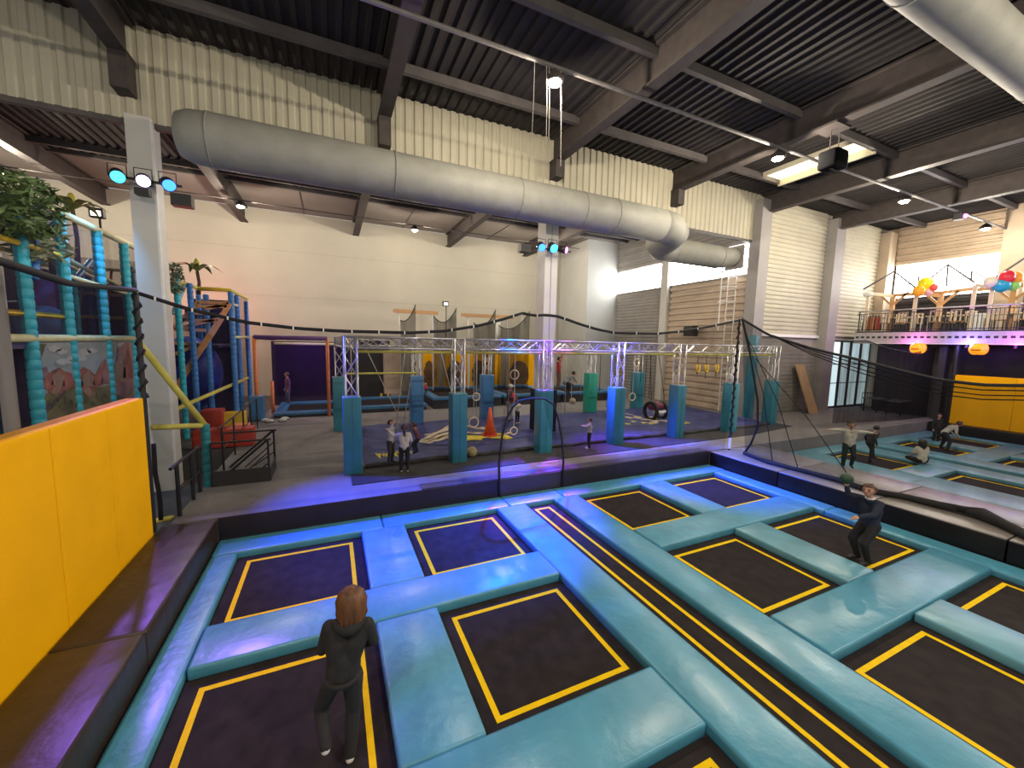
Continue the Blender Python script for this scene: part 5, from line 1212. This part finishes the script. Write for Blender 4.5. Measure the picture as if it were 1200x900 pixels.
    for s in (1, -1):
        sub(MB().ball(hd+Fh*.056*h+Sh*s*.024*h+Vector((0, 0, .008*h)), .0075*h, 8, 6), 'eye', hair_dk)
        sub(MB().tube([hd+Fh*.057*h+Sh*s*.014*h+Vector((0, 0, .022*h)), hd+Fh*.053*h+Sh*s*.034*h+Vector((0, 0, .022*h))], .0035*h, 5), 'eyebrow', cols[4])
    sub(MB().tube([hd+Fh*.053*h-Sh*.016*h-Vector((0, 0, .034*h)), hd+Fh*.056*h-Vector((0, 0, .036*h)), hd+Fh*.053*h+Sh*.016*h-Vector((0, 0, .034*h))], .004*h, 5), 'mouth', mat('lips', (.35, .10, .08), .5))
    hm = cols[4]
    if hair:
        cap = MB().ball((0, 0, 0), 1, 20, 14); keep = []
        for f in cap.f:
            d = sum((Vector(cap.v[i]) for i in f), Vector())/len(f); df = d.dot(Fh)
            if (df < .30 and d.z > -.55+max(0, df)*1.4) or d.z > .52: keep.append(f)
        cc = hd+Vector((0, 0, .012*h))-Fh*.005*h; R_ = .069*h
        random.seed(int(abs(loc[0])*100)); cv = [cc+Vector((v[0]*R_, v[1]*R_, v[2]*R_))*1.0 + Vector((v[0], v[1], v[2]))*rnd(-.002, .004)*h for v in cap.v]
        M_ = MB(); M_.v = [tuple(v) for v in cv]; M_.f = keep
        if hair == 'long':
            for i in range(19):
                a = -1.5+3.0*i/18; base = cc+(-Fh*math.cos(a)+Sh*math.sin(a))*R_*.9
                L = rnd(.12, .17)*h*(1 if abs(a) < 1.1 else .75)
                out = (-Fh*math.cos(a)+Sh*math.sin(a))
                M_.tube([cc+out*R_*.35+Vector((0, 0, .062*h)), cc+out*R_*.80+Vector((0, 0, .042*h)), base+out*.008*h, base+out*.004*h-Vector((0, 0, L*.35)), base+out*(.002+rnd(-.008, .008))*h-Vector((0, 0, L*.7)), base+out*(.002+rnd(-.01, .01))*h-Vector((0, 0, L))], [.008*h, .013*h, .014*h, .016*h, .015*h, .004*h], 7)
        if hair == 'ponytail':
            b_ = cc-Fh*R_*1.0+Vector((0, 0, .02*h)); M_.tube([b_, b_-Fh*.025*h-Vector((0, 0, .03*h)), b_-Fh*.02*h-Vector((0, 0, .12*h)), b_-Fh*.005*h-Vector((0, 0, .2*h))], [.018*h, .026*h, .03*h, .008*h], 9)
        M_.build('hair', hm, root, smooth=True)
    if extra: extra(root, V, h, S, Fh, Sh, up, sub)
    return root
def hfrom(foot, head, z):
    p = PZ(*foot, z); d = ray(*head); k = math.hypot(p.x, p.y)/math.hypot(d.x, d.y); return p, d.z*k+H-z
def facing(dx, dy): return math.atan2(-dx, dy)
blk = cloth('black', (.014, .014, .016)); blk2 = cloth('charcoal', (.015, .0145, .016)); navy = cloth('navy', (.014, .020, .042)); cream = cloth('cream', (.58, .53, .44)); grey_l = cloth('pale_grey', (.42, .41, .38))
pant_k = cloth('black_trousers', (.011, .011, .013)); pant_g = cloth('dark_green', (.018, .032, .030)); white_s = mat('white_shoe', (.62, .61, .58), .5); dark_s = mat('dark_shoe', (.02, .02, .02), .5); maroon = cloth('maroon', (.14, .045, .065)); red_c = cloth('red', (.52, .04, .05)); sock_w = mat('white_sock', (.7, .7, .68), .8)
# --- woman in the black hoodie on the near trampoline
def hood(root, V, h, S, Fh, Sh, up, sub):
    n = V['neck']; P = []
    for i in range(13):
        a = math.pi*(.02+.96*i/12); P.append(n+Sh*math.cos(a)*.070*h-Fh*math.sin(a)*.058*h+Vector((0, 0, .006*h-.036*h*math.sin(a))))
    sub(MB().tube(P, [.016*h]+[.026*h]*4+[.033*h]*3+[.026*h]*4+[.016*h], 9), 'hood', blk2)
    hb = V['pelvis']+Vector((0, 0, .0*h))
    sub(MB().torus(hb-Vector((0, 0, .005*h)), .080*h, .013*h, 'z', 24, 8), 'hem', blk2)
p, hh = hfrom((404, 890), (418, 692), 0.0)
person('woman with brown hair in a black hoodie jumping on the trampoline beside the black bench', (p.x, p.y, .0), facing(.10, 1), hh*1.0,
       dict(chest=(.02, .02, .70), neck=(.04, .03, .835), head=(.052, .045, .925), eR=(.165, .04, .66), wR=(.10, .13, .58), eL=(-.105, .05, .66), wL=(-.04, .15, .62),
            kR=(.05, .03, .285), aR=(.03, -.02, .047), tR=(.035, .085, .024), kL=(-.12, .07, .30), aL=(-.085, -.08, .20), tL=(-.095, .0, .15)),
       [skin_m, blk2, cloth('black_leggings', (.017, .0165, .018)), white_s, hair_br], 'long', 1.03, .008, hood)
# --- boy on the deck side trampoline
def boyx(root, V, h, S, Fh, Sh, up, sub):
    n = V['neck']
    sub(MB().torus(n-up*.012*h, .04*h, .010*h, 'z', 18, 7), 'collar', cloth('white_collar', (.6, .6, .62)))
p, hh = hfrom((1008, 660), (1006, 560), 0.0)
BR = facing(-.86, .30); BH = 1.53
person('boy in navy sweater and black trousers leaning on the trampoline beside the black deck', (p.x, p.y, 0), BR, BH,
       dict(pelvis=(.01, -.075, .49), chest=(.0, -.055, .665), neck=(.0, -.03, .80), head=(-.01, .01, .89), face=.35, side=.15,
            eL=(-.15, .08, .655), wL=(-.12, .22, .625), eR=(.13, .11, .79), wR=(.11, .17, .895),
            kR=(.085, .045, .275), aR=(.075, -.04, .06), tR=(.09, .06, .03), kL=(-.06, .05, .27), aL=(-.045, -.05, .045), tL=(-.055, .055, .022)),
       [skin_m, navy, pant_k, dark_s, hair_au], 'short', 1.1, .008, boyx)
R_ = Matrix.Rotation(BR, 3, 'Z'); bp3 = Vector((p.x, p.y, 0))+R_@(Vector((.105, .185, .99))*BH)
MB().ball(bp3, .10, 16, 12).build('green_ball', mat('ball_dark_green', (.018, .06, .035), .6, var=.2), label='dark green ball held up in the hand of the boy in navy', cat='ball', smooth=True)
# --- children on the far court
def put(label, foot, head, z, rot, pose, cols, hair='short', bulk=1.1, vox=.013, extra=None, hscale=1.0):
    p, hh = hfrom(foot, head, z); return person(label, (p.x, p.y, z), rot, hh*hscale, pose, cols, hair, bulk, vox, extra, fingers=hh*hscale > 1.05)
put('child in cream top and dark green trousers with both arms stretched wide', (992, 549), (1000, 494), .12, facing(-.75, -.65),
    dict(eR=(.225, .0, .80), wR=(.345, .02, .79), eL=(-.225, .0, .80), wL=(-.345, .02, .80), kR=(.07, .03, .285), kL=(-.08, .05, .29), aL=(-.085, -.06, .075), tL=(-.09, .03, .04)), [skin_m, cream, pant_g, dark_s, hair_dk], hscale=1.0)
put('child in black clothes stepping behind the child with stretched arms', (1017, 541), (1020, 497), 0.0, facing(.8, -.4),
    dict(chest=(0, .06, .69), neck=(0, .10, .81), head=(0, .13, .90), kL=(-.06, .13, .32), aL=(-.06, .17, .12), tL=(-.06, .26, .10)), [skin_m, blk, pant_k, dark_s, hair_dk])
SIT = dict(pelvis=(0, 0, .085), chest=(0, .03, .27), neck=(0, .045, .40), head=(0, .06, .49), eR=(.14, .06, .24), wR=(.12, .16, .15), eL=(-.14, .06, .24), wL=(-.1, .17, .15),
           kR=(.20, .14, .09), aR=(.06, .24, .05), tR=(.0, .30, .04), kL=(-.18, .16, .09), aL=(-.02, .2, .06), tL=(.08, .24, .04))
p = PZ(1080, 543, .13); person('seated child with long dark hair in cream top on the far court pad', (p.x, p.y, .13), facing(.55, .8), 1.4, SIT, [skin_m, cream, pant_k, dark_s, hair_dk], 'long', 1.15, .014)
put('child in pale top bending forward with wide legs on the far court', (1107, 527), (1112, 492), .0, facing(.6, -.7),
    dict(pelvis=(0, -.06, .50), chest=(0, .07, .64), neck=(0, .17, .72), head=(0, .24, .78), eR=(.14, .13, .52), wR=(.1, .2, .42), eL=(-.14, .13, .52), wL=(-.1, .2, .42), kR=(.13, .03, .27), aR=(.17, -.02, .045), tR=(.19, .07, .022), kL=(-.13, .03, .27), aL=(-.17, -.02, .045), tL=(-.19, .07, .022)),
    [skin_m, grey_l, pant_k, dark_s, hair_au], hscale=1.15)
put('child in black top behind the bending child on the far court', (1096, 520), (1094, 484), .0, facing(-.5, -.8), {}, [skin_m, blk, pant_k, dark_s, hair_dk])
# --- children at the truss course
put('girl with auburn ponytail in cream sweater and black leggings by the airbag edge', (474, 553), (474, 497), FZ+.02, facing(.12, 1),
    dict(eL=(-.20, .08, .74), wL=(-.30, .16, .84), eR=(.14, .0, .65), wR=(.13, .10, .58)), [skin_m, cream, pant_k, white_s, hair_au], 'ponytail', 1.08, .011)
put('child in pale grey sweater and dark trousers holding a climbing rope', (458, 543), (460, 489), .62, facing(.6, -.5),
    dict(eR=(.16, .07, .78), wR=(.10, .12, .92), eL=(-.16, .07, .78), wL=(-.05, .13, .90)), [skin_m, grey_l, cloth('brown_trousers', (.04, .035, .035)), dark_s, hair_au], vox=.013, hscale=.95)
put('child in maroon jacket swinging on a climbing rope over the airbag', (490, 534), (487, 497), .64, facing(-.7, .5),
    dict(chest=(0, .05, .69), neck=(0, .09, .82), head=(0, .12, .91), eR=(.12, .16, .84), wR=(.06, .2, .96), eL=(-.12, .16, .84), wL=(-.06, .2, .94), kR=(.07, .12, .34), aR=(.07, .05, .12), tR=(.07, .14, .09), kL=(-.07, .13, .34), aL=(-.07, .06, .12), tL=(-.07, .15, .09)),
    [skin_m, maroon, cloth('dark_blue', (.02, .025, .06)), dark_s, hair_au], hscale=1.05)
put('small boy in grey shirt and black trousers pulling a rope at the airbag', (690, 526), (688, 489), FZ+.02, facing(-.8, .45),
    dict(eL=(-.13, .11, .72), wL=(-.08, .23, .74), eR=(.14, .08, .70), wR=(.08, .22, .72), chest=(0, -.02, .70), head=(0, .0, .925)), [skin_m, grey_l, pant_k, white_s, hair_dk], vox=.011)
def cap_ex(root, V, h, S, Fh, Sh, up, sub):
    hd = V['head']; sub(MB().ball(hd+Vector((0, 0, .022*h)), .07*h, 14, 9, sz=.85), 'cap', plate_m)
    sub(MB().ball(hd+Fh*.06*h+Vector((0, 0, .03*h)), .05*h, 10, 6, sz=.2), 'cap_peak', plate_m)
def bag_ex(root, V, h, S, Fh, Sh, up, sub):
    cap_ex(root, V, h, S, Fh, Sh, up, sub); c = V['chest']-up*.06*h+Fh*.10*h
    sub(MB().ball(c, .10*h, 12, 9, sy=.7, sz=1.3), 'front_bag', red_c)
put('adult in dark jacket and white cap carrying a bright red bag on the airbag', (597, 493), (592, 450), .64, facing(.5, -.85), dict(eR=(.15, .09, .66), wR=(.08, .18, .62), eL=(-.15, .09, .66), wL=(-.06, .18, .6)),
    [skin_m, cloth('dark_mauve', (.055, .04, .055)), cloth('grey_trousers', (.28, .26, .27)), dark_s, hair_dk], 'short', 1.15, .015, bag_ex)
put('small child in white and black before the adult with the red bag', (606, 496), (605, 468), .64, facing(.3, -.9), dict(eR=(.14, .08, .70), wR=(.05, .15, .74), eL=(-.14, .08, .70), wL=(-.05, .15, .74)), [skin_m, cream, pant_k, white_s, hair_dk], vox=.012)
# --- at the back
put('child in red top jumping with raised arms over the rear trampoline', (654, 456), (652, 418), FZ+.95, facing(.6, -.6), dict(eR=(.2, .0, .84), wR=(.30, .03, .86), eL=(-.18, .02, .9), wL=(-.12, .05, 1.02)), [skin_m, red_c, cloth('brown', (.16, .09, .05)), dark_s, hair_dk], vox=.018)
put('child in grey clothes crouching on the rear trampoline below the jumper in red', (664, 462), (668, 434), FZ+.45, facing(.9, .1), dict(pelvis=(0, -.05, .38), chest=(0, .08, .52), neck=(0, .18, .60), head=(0, .26, .66), kR=(.08, .14, .30), kL=(-.08, .14, .30), eR=(.14, .2, .46), wR=(.1, .3, .40), eL=(-.14, .2, .46), wL=(-.1, .3, .4)), [skin_m, cloth('slate', (.18, .20, .22)), pant_k, dark_s, hair_dk], vox=.018, hscale=1.3)
put('person in purple lit clothes standing inside the orange post cage', (338, 475), (340, 436), FZ+.12, facing(-.8, -.3), {}, [skin_m, cloth('plum', (.14, .05, .14)), cloth('slate_blue', (.09, .08, .16)), dark_s, hair_au], vox=.018)
put('small figure with a white cap on the rear trampoline beside the blue post', (499, 463), (498, 449), FZ+.45, facing(.2, -1), {}, [skin_m, red_c, pant_k, dark_s, hair_dk], vox=.014, extra=cap_ex)
